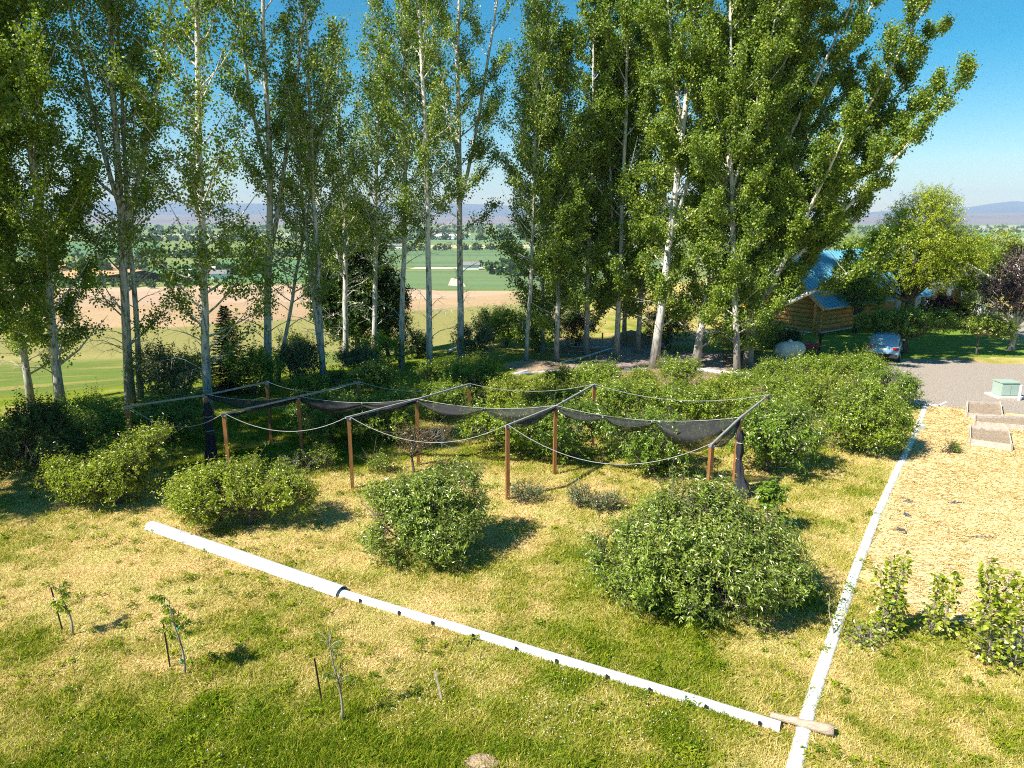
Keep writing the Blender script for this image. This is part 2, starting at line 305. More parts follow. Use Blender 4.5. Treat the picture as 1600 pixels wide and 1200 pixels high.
rs = np.random.default_rng(11)
def sheet(name, poly, z, mat, jit=.12, kind='structure', step=.5):
    P = [np.array(p[:2], float) for p in poly]; out = []
    for a, c in zip(P, P[1:] + P[:1]):
        n = max(1, int(np.linalg.norm(c - a) / step))
        for q in range(n): out.append(a + (c - a) * q / n + rs.normal(0, jit, 2))
    me = bpy.data.meshes.new(name); me.from_pydata([(p[0], p[1], z) for p in out], [], [list(range(len(out)))]); me.materials.append(mat); me.update()
    return tag(obj(name, me), kind=kind)
M['straw'] = nmat('straw mulch', [(.28, (.33, .22, .1)), (.42, (.64, .47, .22)), (.58, (.7, .56, .32)), (.8, (.82, .72, .48))], 9, .9, .9, detail=10, bscale=25)
M['gravel'] = nmat('gravel', [(.3, (.17, .14, .11)), (.5, (.33, .28, .23)), (.7, (.52, .46, .4))], 16, .95, .8, detail=10, bscale=30)
M['lawn'] = nmat('mown lawn', [(.3, (.09, .16, .012)), (.55, (.15, .25, .018)), (.8, (.21, .31, .035))], 3, .9, .5, detail=9, bscale=40)
sheet('lawn', LAWN, .004, M['lawn']); sheet('gravel_drive', GRAVEL, .008, M['gravel'], .1); sheet('mulched_plot', MULCH, .012, M['straw'], .1)
sheet('lawn', [G(1040, 551)[:2], G(1050, 537)[:2], G(1160, 534)[:2], G(1165, 548)[:2]], .004, M['lawn'])
sheet('gravel_road', [G(1490, 500)[:2], G(1530, 486)[:2], G(1800, 480)[:2], G(1800, 530)[:2], G(1600, 530)[:2], G(1575, 512)[:2]], .006, M['gravel'])
sheet('gravel_path', [G(1020, 522)[:2], G(900, 540)[:2], G(960, 552)[:2], G(860, 578)[:2], G(1000, 575)[:2], G(1130, 580)[:2], G(1130, 552)[:2], G(1030, 550)[:2]], .004, nmat('dusty path', [(.3, (.26, .2, .17)), (.7, (.42, .34, .29))], 6, .95, .6))
# valley fields, laid flat on the valley floor
def vf(name, pts, c1, c2, z=.2, sc_=.01):
    P = [G(x, y, -40 + z) for x, y in pts]; me = bpy.data.meshes.new(name); me.from_pydata([tuple(p) for p in P], [], [list(range(len(P)))])
    me.materials.append(nmat(name, [(.38, c1), (.62, c2)], sc_, .95, detail=10, stretch=(.3, 2.5, 1), coord='Object')); tag(obj(name, me), kind='structure')
VF = [([(-400, 520), (-400, 448), (130, 450), (560, 443), (690, 455), (900, 455), (900, 474), (560, 482), (300, 500), (-100, 522)], (.4, .27, .17), (.54, .38, .25)),
      ([(-100, 440), (-100, 412), (180, 412), (300, 440)], (.5, .26, .12), (.58, .34, .17)),
      ([(560, 452), (560, 424), (900, 422), (1100, 452)], (.1, .16, .055), (.14, .21, .07)),
      ([(560, 416), (550, 391), (1000, 391), (1050, 416)], (.09, .155, .055), (.13, .2, .07)),
      ([(540, 388), (550, 383), (1000, 382), (1000, 388)], (.38, .37, .2), (.46, .44, .26)),
      ([(100, 440), (350, 405), (520, 405), (540, 440)], (.08, .18, .06), (.12, .22, .08)),
      ([(-200, 400), (-150, 380), (250, 378), (250, 400)], (.07, .15, .05), (.1, .2, .07)),
      ([(640, 420), (650, 417.5), (900, 417.5), (900, 420)], (.5, .48, .4), (.6, .57, .48)),
      ([(1480, 400), (1480, 383), (1800, 381), (1800, 402)], (.12, .22, .07), (.17, .27, .1)),
      ([(1480, 379), (1480, 371), (1800, 369), (1800, 378)], (.3, .36, .18), (.38, .42, .24)),
      ([(1470, 370), (1470, 364), (1800, 361), (1800, 367)], (.14, .26, .1), (.18, .3, .12)),
      ([(1400, 361), (1400, 353), (1900, 351), (1900, 359)], (.32, .34, .2), (.4, .4, .26)),
      ([(0, 372), (0, 366), (600, 364), (600, 371)], (.3, .33, .17), (.36, .38, .2)),
      ([(600, 378), (600, 369), (900, 368), (900, 377)], (.12, .22, .1), (.15, .25, .12)),
      ([(700, 446), (705, 434), (722, 438), (728, 448)], (.55, .43, .33), (.6, .5, .38))]
for q, (pts, c1, c2) in enumerate(VF): vf('farm_field', pts, c1, c2, .2 + .15 * (q in (7, 14)))
# far hills
def ridge(name, Yd, pts, depth, mat, seed, amp):
    px = np.linspace(-500, 2100, 260); tops = np.interp(px, [p[0] for p in pts], [p[1] for p in pts])
    rows = 26; V = np.zeros((rows, len(px), 3))
    for r_ in range(rows):
        t = r_ / (rows - 1)
        for c_, p in enumerate(px):
            top = at(p, tops[c_], Yd)
            yy = Yd - depth * (1 - t) if t < 1 else Yd
            xx = top[0] * yy / Yd
            hh = -41 + (top[2] + 41) * (t ** 1.15) * (1 - (1 - t) * amp * float(fbm(xx, yy * .35, depth * .35, seed, 4)))
            V[r_, c_] = (xx, yy, hh)
    nx = len(px); i = np.arange(rows - 1)[:, None] * nx; j = np.arange(nx - 1)[None]
    mb = MB(); mb.add(V.reshape(-1, 3), np.stack([i + j, i + j + 1, i + nx + j + 1, i + nx + j], -1).reshape(-1, 4))
    back = V[-1].copy(); back[:, 1] += depth; back[:, 2] = -41
    mb.add(np.concatenate([V[-1], back]), [(q, q + 1, nx + q + 1, nx + q) for q in range(nx - 1)])
    tag(obj(name, (mb, mat, True)), kind='structure')
hm = nmat('brown hillside', [(.3, (.12, .1, .1)), (.5, (.19, .15, .14)), (.7, (.2, .18, .14))], .0016, .95, detail=9)
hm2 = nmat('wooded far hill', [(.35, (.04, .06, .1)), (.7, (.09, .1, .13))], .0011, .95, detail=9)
ridge('hills', 7200, [(-500, 338), (0, 334), (150, 336), (400, 335), (600, 337), (900, 337), (1250, 338), (1300, 333), (1400, 338), (1500, 334), (1700, 330), (2100, 336)], 1900, hm, 4, .5)
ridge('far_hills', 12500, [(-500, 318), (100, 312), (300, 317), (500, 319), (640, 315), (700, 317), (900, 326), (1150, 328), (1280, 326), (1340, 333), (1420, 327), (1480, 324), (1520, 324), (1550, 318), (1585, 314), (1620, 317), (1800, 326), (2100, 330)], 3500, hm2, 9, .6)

# ------------------------------------------------------------------ vegetation generators
def perp(D, rng):
    r = rng.normal(size=D.shape); r -= (r * D).sum(-1, keepdims=True) * D; return norm(r)
def poplar(seed, H, lean, r0=.2, cs=.25, spread=2.4, nleaf=20000, ls=.11, nprim=46, forks=(), dead=8, skip=.25, ang=(42, 20), low=.55, sides=9):
    """trunk with limbs and twigs, crown of separate leaves; lean = (dx, dy) of the tip"""
    rng = np.random.default_rng(seed); wood = MB(); crown = MB(); lead = []; r0 = r0 * .74
    n = 16; t = np.linspace(0, 1, n); wv = np.cumsum(rng.normal(0, .07, (n, 2)), 0) * np.minimum(t * 3, 1)[:, None]
    P = np.c_[lean[0] * t + wv[:, 0] * .6, lean[1] * t + wv[:, 1] * .6, H * t]; P[:, :2] -= P[0, :2]
    rr = r0 * (1 - t) ** .8 + .012; rr[0] *= 1.35; rr[1] *= 1.03; Pt = P.copy(); Pt[0, 2] = -.35
    wood.tube(Pt, rr, sides); lead.append((P, cs, spread, 1.0, r0))
    for (t0, az, an, fl) in forks:
        p0 = np.array([np.interp(t0, t, P[:, q]) for q in range(3)]); L = (1 - t0) * H * fl; u = np.linspace(0, 1, 10); a = R(an)
        tl = np.array([lean[0] / H, lean[1] / H, 1.]); o = np.array([math.cos(R(az)), math.sin(R(az)), 0])
        bend = u ** .85
        Q = p0 + tl * (L * math.cos(a) * u)[:, None] + o * (L * math.sin(a) * bend)[:, None] + np.cumsum(rng.normal(0, .05, (10, 3)), 0) * u[:, None]
        rf = np.interp(t0, t, rr) * .68; wood.tube(Q, rf * (1 - u) ** .8 + .01, 7); lead.append((Q, .12 if t0 > cs else max(.1, (cs - t0)), spread * .72, fl * (1 - t0), rf))
    tw_a = []; tw_b = []; wt = []; tot = sum(l[3] for l in lead)
    for (LP, c0, sp, wgt, lr) in lead:
        npm = max(8, int(nprim * wgt / tot * 1.0)); tt = np.linspace(0, 1, len(LP))
        for k in range(npm):
            s = c0 + (1 - c0) * ((k + rng.random()) / npm) ** .95; s = min(s, .985)
            p0 = np.array([np.interp(s, tt, LP[:, q]) for q in range(3)]); az = k * 2.4 + rng.normal(0, .5); h = (s - c0) / (1 - c0)
            a = R(ang[0] + (ang[1] - ang[0]) * h + rng.normal(0, 7)); L = sp * (low + (1 - low) * math.sin(math.pi * min(1, h * 1.1 + .15))) * (1 - .72 * h ** 2.2) * rng.uniform(.65, 1.15) + .35
            u = np.linspace(0, 1, 6); o = np.array([math.cos(az), math.sin(az), 0]); asc = a * (1 - .35 * u)
            st = np.stack([np.sin(asc)] * 3, -1) * o + np.stack([np.cos(asc)] * 3, -1) * np.array([0, 0, 1.])
            Q = p0 + np.concatenate([[np.zeros(3)], np.cumsum(st[1:] * L / 5, 0)]) + rng.normal(0, .04, (6, 3)) * u[:, None]
            wood.tube(Q, (lr * .26 * (1 - s) ** .5 + .012) * (1 - u * .85), 4, cap=False)
            if rng.random() < skip * (1 - h) * .8: continue
            m_ = int(6 + L * 5.5); ss = rng.uniform(.18, 1, m_); A = np.stack([np.interp(ss, u, Q[:, q]) for q in range(3)], -1); bd = norm(Q[-1] - Q[0])
            D = norm(bd * .75 + rng.normal(0, .5, (m_, 3)) + np.array([0, 0, .25])); B = A + D * (rng.uniform(.3, .75, m_) * (.45 + .28 * L))[:, None]
            keep = rng.random(m_) > skip * .7
            tw_a.append(A[keep]); tw_b.append(B[keep])
    A = np.concatenate(tw_a); B = np.concatenate(tw_b); wood.twigs(A, B, .011, .004)
    Ln = np.linalg.norm(B - A, axis=1) + .15; dens = rng.uniform(.4, 1.5, len(A)); pr = Ln * dens; pr /= pr.sum(); ix = rng.choice(len(A), nleaf, p=pr)
    u = rng.uniform(.1, 1.08, nleaf)[:, None]; P_ = A[ix] * (1 - u) + B[ix] * u + rng.normal(0, .14, (nleaf, 3)); D = norm(rng.normal(0, 1, (nleaf, 3)) + np.array([0, 0, -.5])); N = norm(rng.normal(0, 1, (nleaf, 3)) + np.array([0, 0, .5]))
    rnd = np.clip(rng.random(len(A))[ix] * .5 + rng.random(nleaf) * .5, 0, 1)
    sz = ls * rng.uniform(.7, 1.25, nleaf); crown.leaves(P_, D, N, sz, sz * .92, rng, .12, rnd)
    for _ in range(dead):
        s = rng.uniform(.07, cs + .08); p0 = np.array([np.interp(s, t, P[:, q]) for q in range(3)]); az = rng.uniform(0, 6.28); L = rng.uniform(1, 2.6); u = np.linspace(0, 1, 6)
        o = np.array([math.cos(az), math.sin(az), 0]); Q = p0 + o * (L * .8 * u)[:, None] + np.array([0, 0, 1]) * (L * (.75 * u - .45 * u * u))[:, None] + rng.normal(0, .05, (6, 3)) * u[:, None]
        wood.tube(Q, .022 * (1 - u) + .005, 4, cap=False); a_ = Q[rng.integers(2, 6, 9)]; wood.twigs(a_, a_ + rng.normal(0, .35, (9, 3)) + o * .3, .007, .003)
    return wood, crown
def bush(seed, lobes, nshoot, per, L, W, slen=.4, zmin=.25, trunk=(.5, .08), stems=1, fold=.25, up=.5, hang=0., limbs=14, solid=.25, jit=.03):
    """crown grown as leafy shoots out of overlapping lobes, on a forked trunk"""
    rng = np.random.default_rng(seed); wood = MB(); crown = MB(); lo = np.array(lobes, float)
    w_ = (lo[:, 3] * lo[:, 4] + lo[:, 3] * lo[:, 5]); w_ /= w_.sum()
    P = []
    while sum(len(q) for q in P) < nshoot:
        ix = rng.choice(len(lo), nshoot * 2, p=w_); d = norm(rng.normal(0, 1, (nshoot * 2, 3))); d[:, 2] = np.where(rng.random(len(d)) < .35, abs(d[:, 2]), d[:, 2])
        q = lo[ix, :3] + lo[ix, 3:6] * d * (solid + (1 - solid) * rng.random((len(d), 1)) ** .6)
        nz = .6 * vnoise(q[:, 0] + 40, q[:, 2] * 1.3 + 10, .42, seed) + .4 * vnoise(q[:, 1] + 40, q[:, 0] + q[:, 2] + 30, .4, seed + 9); ok = (q[:, 2] > zmin) & (nz > .42)
        P.append(np.c_[q, d][ok])
    P = np.concatenate(P)[:nshoot]; out = norm(P[:, 3:]); P = P[:, :3]; cx = (lo[:, :3] * w_[:, None]).sum(0)
    out = norm(out + .6 * norm(P - cx)); D = norm(out * .6 + np.array([0, 0, up]) + rng.normal(0, .35, P.shape)); sl = slen * rng.uniform(.5, 1.35, nshoot) * np.where(rng.random(nshoot) < .14, 1.75, 1); P = P + rng.normal(0, .04, P.shape)
    wood.twigs(P - D * .15, P + D * sl[:, None], .006, .002)
    ix = np.repeat(np.arange(nshoot), per); n = len(ix); u = rng.random(n); pd = perp(D[ix], rng)
    pos = P[ix] + D[ix] * (u * sl[ix])[:, None] + rng.normal(0, jit, (n, 3)); LD = norm(D[ix] * .45 + pd + np.array([0, 0, -hang])); N = norm(D[ix] * .9 + np.array([0, 0, .6]) + rng.normal(0, .35, (n, 3)))
    s = rng.uniform(.65, 1.25, n); rnd = np.clip(.25 * rng.random(nshoot)[ix] + .35 * u + .4 * rng.random(n), 0, 1)
    crown.leaves(pos, LD, N, L * s, W * s, rng, fold, rnd)
    th, tr_ = trunk
    for q in range(stems):
        b0 = np.array([rng.normal(0, .12), rng.normal(0, .12), -.1]) if stems > 1 else np.array([0, 0, -.1]); fork = b0 + np.array([rng.normal(0, .1), rng.normal(0, .1), th + .1])
        wood.tube([b0, b0 * .7 + fork * .3, b0 * .3 + fork * .7, fork], [tr_ * 1.35, tr_ * 1.05, tr_ * .95, tr_ * .8], 8)
        for l in range(max(2, limbs // stems)):
            c = lo[rng.integers(len(lo))]; d = norm(rng.normal(0, 1, 3)); d[2] = abs(d[2]) * .8; e = c[:3] + c[3:6] * d * .8; mid = fork * .5 + e * .5 + rng.normal(0, .12, 3)
            wood.tube([fork, mid, e], [tr_ * .5, tr_ * .3, .012], 5, cap=False); a_ = np.array([mid * (1 - k) + e * k for k in rng.random(5)]); wood.twigs(a_, a_ + rng.normal(0, .3, (5, 3)), .01, .004)
    return wood, crown
def spruce(seed, H, rb, n=46):
    rng = np.random.default_rng(seed); wood = MB(); crown = MB(); wood.tube([(0, 0, -.1), (0, 0, H * .5), (0, 0, H * .98)], [.1, .06, .012], 7)
    P = []; D = []
    for k in range(n * 5):
        t = (k + rng.random()) / (n * 5); z = .15 + (H - .2) * t; L = rb * (1 - t) ** .85 * rng.uniform(.7, 1.1) + .08; az = k * 2.399 + rng.normal(0, .2); o = np.array([math.cos(az), math.sin(az), 0])
        u = np.linspace(0, 1, 4); Q = np.array([0, 0, z]) + o * (L * u)[:, None] + np.array([0, 0, 1]) * (L * (-.28 * u + .22 * u * u))[:, None]; wood.tube(Q, .014 * (1 - u) + .004, 3, cap=False)
        m_ = int(14 + L * 60); uu = rng.random(m_) ** .8; sd_ = np.cross(o, [0, 0, 1.]); q = np.stack([np.interp(uu, u, Q[:, c]) for c in range(3)], -1) + sd_ * (rng.normal(0, .13, m_) * L * (1 - .5 * uu))[:, None]
        P.append(q); D.append(norm(o * .8 + sd_ * np.sign(rng.normal(size=m_))[:, None] * .6 + rng.normal(0, .25, (m_, 3)) + [0, 0, -.1]))
    P = np.concatenate(P); D = np.concatenate(D); crown.leaves(P, D, norm(rng.normal(0, .4, P.shape) + [0, 0, 1]), .15, .035, rng, .1); return wood, crown
def plant(name, parts, wm, lm, label, cat, loc, rz=0, group=None, sc_=1):
    t = thing(name, label, cat, loc, rz, group); wood, crown = parts
    if isinstance(wood, MB): wood = wood.mesh('trunk', wm, True); crown = crown.mesh('crown', lm, False, True)
    a = obj('trunk', wood, t); c = obj('crown', crown, t)
    if sc_ != 1: t.scale = (sc_,) * 3
    return t, (wood, crown)
exec_poplars = True
# ------------------------------------------------------------------ poplars: (base px, base py, upper px, upper py, height, opts, label)
def lean_of(bx, by, ux, uy, H):
    b0 = GT(bx, by); u = at(ux, uy, b0[1]); h = u[2] - b0[2]; k = H / h
    return b0, ((u[0] - b0[0]) * k, 0.0)
SP = dict(nleaf=15500, spread=3.5, cs=.24, skip=.28, ang=(64, 28), nprim=66)
DN = dict(nleaf=60000, spread=3.6, cs=.06, skip=.1, nprim=90, dead=2, ls=.12, low=.85, ang=(72, 28))
POP = [
 (50, 640, 5, 330, 25, dict(SP, nleaf=47652, spread=4.0, cs=0.06, r0=.19, nprim=66), 'slim leaning poplar at the left edge of the photo'),
 (97, 652, 60, 330, 26, dict(SP, nleaf=47652, spread=4.1, cs=0.07, r0=.25, nprim=66), 'thick grey poplar second from the left edge, behind the dark bush'),
 (203, 630, 172, 120, 26, dict(SP, nleaf=27230, spread=4.0, cs=0.10, r0=.27, forks=((.3, 10, 14, .9), (.34, 170, 12, .8)), nprim=74), 'forked white poplar whose trunk splits high above the first net post'),
 (219, 624, 205, 330, 23, dict(SP, nleaf=10589, r0=.17), 'poplar trunk pressed close beside the forked white poplar on the left'),
 (326, 655, 300, 120, 25, dict(SP, nleaf=20422, r0=.24, cs=0.09, spread=3.6), 'poplar behind the post wrapped in black netting'),
 (418, 603, 412, 100, 26, dict(SP, nleaf=20130, r0=.27, spread=3.6, cs=0.12, forks=((.25, 8, 8, .95), (.4, 180, 12, .7))), 'double stemmed poplar above the back left net post'),
 (432, 597, 478, 330, 17, dict(SP, nleaf=7381, r0=.13), 'thin curved poplar leaning right beside the double stemmed poplar'),
 (505, 600, 487, 200, 20, dict(SP, nleaf=14762, r0=.2, forks=((.05, 190, 4, .8),)), 'poplar with twin slender trunks left of the dark bushy tree'),
 (540, 575, 528, 250, 19, dict(SP, nleaf=13420, r0=.22, forks=((.3, 200, 16, .7),)), 'poplar standing in front of the dark bushy tree'),
 (584, 570, 588, 120, 20.5, dict(SP, nleaf=13420, r0=.2, cs=0.28), 'straight poplar just right of the dark bushy tree, its pointed top below the frame'),
 (627, 578, 632, 120, 24, dict(SP, nleaf=16104, r0=.2, cs=0.27), 'poplar in the open gap, its bare lower trunk left of the brightest one'),
 (672, 592, 664, 60, 26, dict(SP, nleaf=18117, r0=.22, cs=0.28, spread=3.1), 'slender bright poplar with bare trunk in the middle of the open gap'),
 (720, 565, 724, 60, 28, dict(SP, nleaf=28182, r0=.27, cs=0.26, spread=3.8, forks=((.33, 0, 10, .95), (.42, 180, 11, .8))), 'tall forked poplar at the right end of the open gap'),
 (822, 572, 830, 330, 23, dict(SP, nleaf=22814, r0=.15, cs=0.21), 'thin poplar at the corner of the white edging'),
 (848, 552, 848, 330, 20, dict(DN, nleaf=32012, r0=.18, cs=0.09, spread=2.3), 'poplar standing behind the small dirt mound'),
 (869, 566, 876, 330, 18, dict(DN, nleaf=40016, r0=.2, cs=0.08, spread=2.6), 'poplar with scarred base beside the white edging'),
 (916, 556, 920, 330, 22, dict(DN, nleaf=50020, r0=.22, cs=0.08, spread=2.6, forks=((.22, 20, 10, .75),)), 'forked poplar left of the pair near the gravel path'),
 (963, 560, 975, 330, 27, dict(DN, r0=.22, cs=0.08, forks=((.1, 150, 6, .8),)), 'poplar of the clump at the gravel path, front trunk'),
 (975, 540, 980, 330, 28, dict(DN, nleaf=40016, r0=.18, cs=0.08), 'poplar behind the clump at the gravel path'),
 (996, 552, 1012, 330, 27, dict(DN, nleaf=50020, r0=.2, cs=0.07), 'dark trunked poplar left of the big leaning poplar'),
 (1021, 575, 1055, 310, 26, dict(DN, nleaf=74029, r0=.33, cs=0.08, spread=3.4, forks=((.3, 10, 10, .85), (.5, 160, 12, .8))), 'big white trunked poplar leaning right'),
 (1086, 575, 1112, 400, 24, dict(DN, nleaf=66026, r0=.3, cs=0.05, forks=((.32, 20, 14, .95),)), 'leaning poplar with pale base right of the big white trunked one'),
 (1152, 582, 1150, 420, 25, dict(DN, nleaf=66026, r0=.22, cs=0.04, forks=((.4, 0, 14, .9),)), 'poplar with a straight bare trunk among dense leaves'),
 (1130, 545, 1155, 330, 27, dict(DN, nleaf=60024, r0=.24, cs=0.05), 'poplar hidden deep in the dense right clump'),
 (1168, 572, 1195, 300, 23, dict(DN, nleaf=188600, r0=.33, cs=0.04, spread=3.3, nprim=170, forks=((.13, -22, 58, .42), (.17, 20, 55, .5), (.26, 4, 46, .72), (.2, -10, 41, .8), (.2, 10, 34, .92), (.25, -5, 28, 1.0), (.34, 15, 24, 1.1), (.45, -10, 20, 1.1), (.14, -60, 26, .6))), 'broad poplar at the right end of the row with limbs reaching over the cabin'),
 (1182, 530, 1210, 330, 28, dict(DN, nleaf=60024, r0=.22, cs=0.05, spread=3.6), 'tall poplar at the back of the right clump beside the cabin'),
 (-190, 735, -190, 400, 25, dict(SP, nleaf=110000, ls=.13, spread=4.7, cs=.1, r0=.26, nprim=80, skip=.1), 'nearest poplar, its trunk past the left edge and only its boughs in the photo'),
 (-560, 835, -548, 500, 25, dict(SP, nleaf=80000, ls=.13, spread=4.5, cs=.1, r0=.25, nprim=76, skip=.1), 'poplar past the left edge behind the nearest one'),
 (-60, 668, -75, 400, 26, dict(SP, nleaf=80000, ls=.12, spread=4.5, cs=.1, r0=.25, nprim=76, skip=.1), 'poplar standing at the very left edge behind the dark green fruit tree'),
]
PG = 'tall poplars in a row'
for q, (bx, by, ux, uy, H, op, lab) in enumerate(POP):
    b0, ln = lean_of(bx, by, ux, uy, H); op = dict(op)
    plant('poplar_tree', poplar(100 + q, H, ln, **op), M['bark_pop'], M['poplar_leaf'], lab, 'tree', (b0[0], b0[1], b0[2] - .03), 0, PG)
# ------------------------------------------------------------------ other trees
def fruit_lobes(r, h, zc, seed, n=6, open_=.55):
    rng = np.random.default_rng(seed); out = [(0, 0, zc, r * .7, r * .7, (h - zc) * .85)]
    for k in range(n):
        a = k * 6.283 / n + rng.normal(0, .3); d = r * open_; q = rng.uniform(.75, 1.1); out.append((math.cos(a) * d, math.sin(a) * d, zc + rng.normal(0, .12) * h * .5, r * .5 * q, r * .5 * q, (h - zc) * .7 * q))
    return out
def put(name, parts, wm, lm, label, cat, px, py, rz=0, group=None, sc_=1):
    p = GT(px, py); return plant(name, parts, M[wm], M[lm], label, cat, (p[0], p[1], p[2]), rz, group, sc_)
FG = 'fruit trees of the orchard'
# five big ones in front, each shaped after the photograph (x right, y away)
put('fruit_tree', bush(1, [(-.2, 0, 1.25, 1.5, 1.5, .95), (.1, .5, 1.55, 1.2, 1.2, .8), (-1.5, .2, .95, .95, 1.0, .7), (1.3, .2, 1.0, 1.05, 1.1, .75), (.2, -1.0, .85, 1.3, .9, .65), (1.5, -.5, .75, .8, .8, .55), (-1.0, -.7, .8, .9, .8, .6), (-.35, .8, 2.1, .35, .35, .5), (.5, .6, 2.0, .6, .5, .4)], 5200, 11, .1, .036, .36, .18, (.3, .12), limbs=30), 'bark_fruit', 'plum_leaf', 'largest bushy fruit tree, low and wide, nearest to the camera at lower right', 'fruit tree', 1085, 938)
put('fruit_tree', bush(2, [(-.1, 0, 1.1, 1.2, 1.1, .75), (0, -.2, 1.15, .7, .7, .6), (.2, .1, 1.5, .6, .6, .4), (.9, .4, 1.55, .75, .8, .6), (1.3, .1, .95, .5, .6, .45), (-1.1, .3, 1.0, .7, .8, .6), (-.5, -.6, .75, .9, .8, .55), (.5, -.8, .65, .9, .7, .45)], 2700, 11, .095, .037, .34, .15, (.3, .1), limbs=22), 'bark_fruit', 'plum_leaf', 'bushy fruit tree in front between the second and third net posts', 'fruit tree', 655, 862)
put('fruit_tree', bush(3, [(-.7, 0, 1.05, 1.1, 1.0, .55), (.6, .1, 1.1, .9, .9, .55), (-1.6, .3, .9, .7, .8, .5), (1.4, -.2, .9, .55, .6, .45), (-.2, .5, 1.35, .9, .7, .4), (-1.0, -.6, .8, .8, .6, .4)], 2300, 11, .09, .036, .32, .2, (.5, .1), limbs=22), 'bark_fruit', 'olive_leaf', 'wide low fruit tree hanging over the end of the thick white pipe', 'fruit tree', 392, 822)
put('fruit_tree', bush(4, [(-.9, -.1, .9, 1.0, .9, .6), (.3, .2, 1.3, .9, .9, .6), (1.1, .5, 1.7, .6, .6, .4), (-1.7, .1, .8, .6, .7, .45), (-.2, -.5, .8, .9, .7, .5), (.7, .2, .9, .6, .6, .5)], 2100, 11, .09, .036, .34, .18, (.4, .1), limbs=22), 'bark_fruit', 'olive_leaf', 'yellow green fruit tree left of the one over the pipe end, rising to its right', 'fruit tree', 190, 785)
put('fruit_tree', bush(5, [(0, 0, 1.5, 1.3, 1.2, .9), (-1.1, .2, 1.2, .9, .9, .8), (.9, .1, 1.1, .8, .8, .6), (0, .3, 2.1, 1.0, .9, .6)], 1500, 11, .1, .05, .36, .4, (.7, .11)), 'bark_fruit', 'dark_leaf', 'dark green fruit tree at the left edge of the photo', 'fruit tree', 62, 766)
put('fruit_tree', bush(6, [(0, 0, 1.4, 1.5, 1.4, .95), (1.0, .2, 1.2, .9, .9, .7), (-.9, -.1, 1.1, .8, .8, .7), (.1, .2, 2.15, 1.0, .9, .55), (.2, -.8, .8, .9, .7, .5)], 2600, 10, .09, .042, .32, .25, (.4, .11)), 'bark_fruit', 'apple_leaf', 'rounded fruit tree beside the white pipe at the right end of the orchard', 'fruit tree', 1347, 706)
# orchard rows: prototypes, each with copies that share its meshes
protos = []
for k, (r, h, zc, lm) in enumerate([(1.7, 2.5, 1.25, 'cherry_leaf'), (1.6, 2.2, 1.1, 'apple_leaf'), (1.8, 2.6, 1.35, 'apple_leaf'), (1.5, 2.1, 1.0, 'olive_leaf'), (1.7, 2.5, 1.4, 'cherry_leaf')]):
    wood, crown = bush(20 + k, fruit_lobes(r * .78, h * .8, zc * .85, k, 5, .72), 900, 11, .105, .05, .42, .45, (.75, .1), limbs=16, hang=.35 if 'cherry' in lm else 0)
    protos.append((wood.mesh('trunk', M['bark_fruit'], True), crown.mesh('crown', M[lm], False, True)))
ORCH = [ # px, py of base, proto, scale, label
 (893, 716, 0, 1.05, 'cherry tree with visible dark trunk behind the third middle post'),
 (1022, 738, 4, 1.00, 'cherry tree under the large hanging swag of netting'),
 (1200, 735, 0, 1.15, 'cherry tree right of the post with the net bundle'),
 (788, 706, 1, 1.00, 'fruit tree behind the third front post'),
 (606, 692, 2, 0.95, 'fruit tree with dark trunk under the net left of the second middle post'),
 (521, 692, 4, 0.95, 'shaded fruit tree with trunk just right of the tall middle post'),
 (690, 655, 1, 0.90, 'fruit tree in the middle of the left net bays'),
 (740, 622, 2, 0.97, 'leafy bright fruit tree behind the back middle post'),
 (690, 610, 1, 0.84, 'green fruit tree left of the bright one, below the slender bright poplar'),
 (800, 640, 3, 0.84, 'low fruit tree right of the back middle post'),
 (590, 612, 0, 0.80, 'dark green fruit tree below the straight poplar'),
 (545, 622, 4, 0.71, 'low dark fruit tree below the twin trunk poplar'),
 (860, 655, 3, 1.00, 'yellow green fruit tree between the back and middle net rows'),
 (935, 618, 1, 0.88, 'fruit tree touching the top of the back right net post'),
 (880, 610, 3, 0.71, 'small yellow green fruit tree in front of the white edging'),
 (1000, 625, 3, 0.84, 'fruit tree below the big leaning poplar'),
 (1062, 608, 2, 0.76, 'upright fruit tree between the two leaning poplars'),
 (965, 672, 2, 1.00, 'fruit tree just behind the sagging net, left part'),
 (1060, 672, 1, 1.05, 'fruit tree just behind the sagging net, right part'),
 (1125, 655, 3, 1.00, 'yellow green fruit tree left of the rightmost back post'),
 (1160, 625, 1, 0.76, 'fruit tree behind the rightmost back post'),
 (1212, 690, 2, 0.95, 'fruit tree left of the rounded one by the pipe'),
 (1228, 650, 1, 1.00, 'fruit tree in the right part of the orchard, middle row'),
 (1290, 640, 3, 0.92, 'yellow green fruit tree behind the rounded one by the pipe'),
 (1215, 612, 2, 0.76, 'back row fruit tree in front of the white tank'),
 (1275, 606, 1, 0.92, 'back row fruit tree left of the car'),
 (1335, 612, 2, 0.92, 'back row fruit tree directly in front of the car'),
 (1388, 632, 0, 0.84, 'fruit tree at the edge of the gravel drive'),
 (268, 690, 4, 0.85, 'shaded fruit tree between the first and wrapped posts'),
 (165, 712, 0, 0.90, 'shaded fruit tree with forked trunk left of the first net post'),
 (118, 700, 2, 0.90, 'dark fruit tree below the thick grey poplar'),
 (480, 625, 3, 0.67, 'low green shrubby fruit tree right of the back left post'),
]
for q, (px, py, k, s, lab) in enumerate(ORCH):
    p = G(px, py); plant('fruit_tree', protos[k], None, None, lab, 'fruit tree', tuple(p), q * 1.7, FG, s)
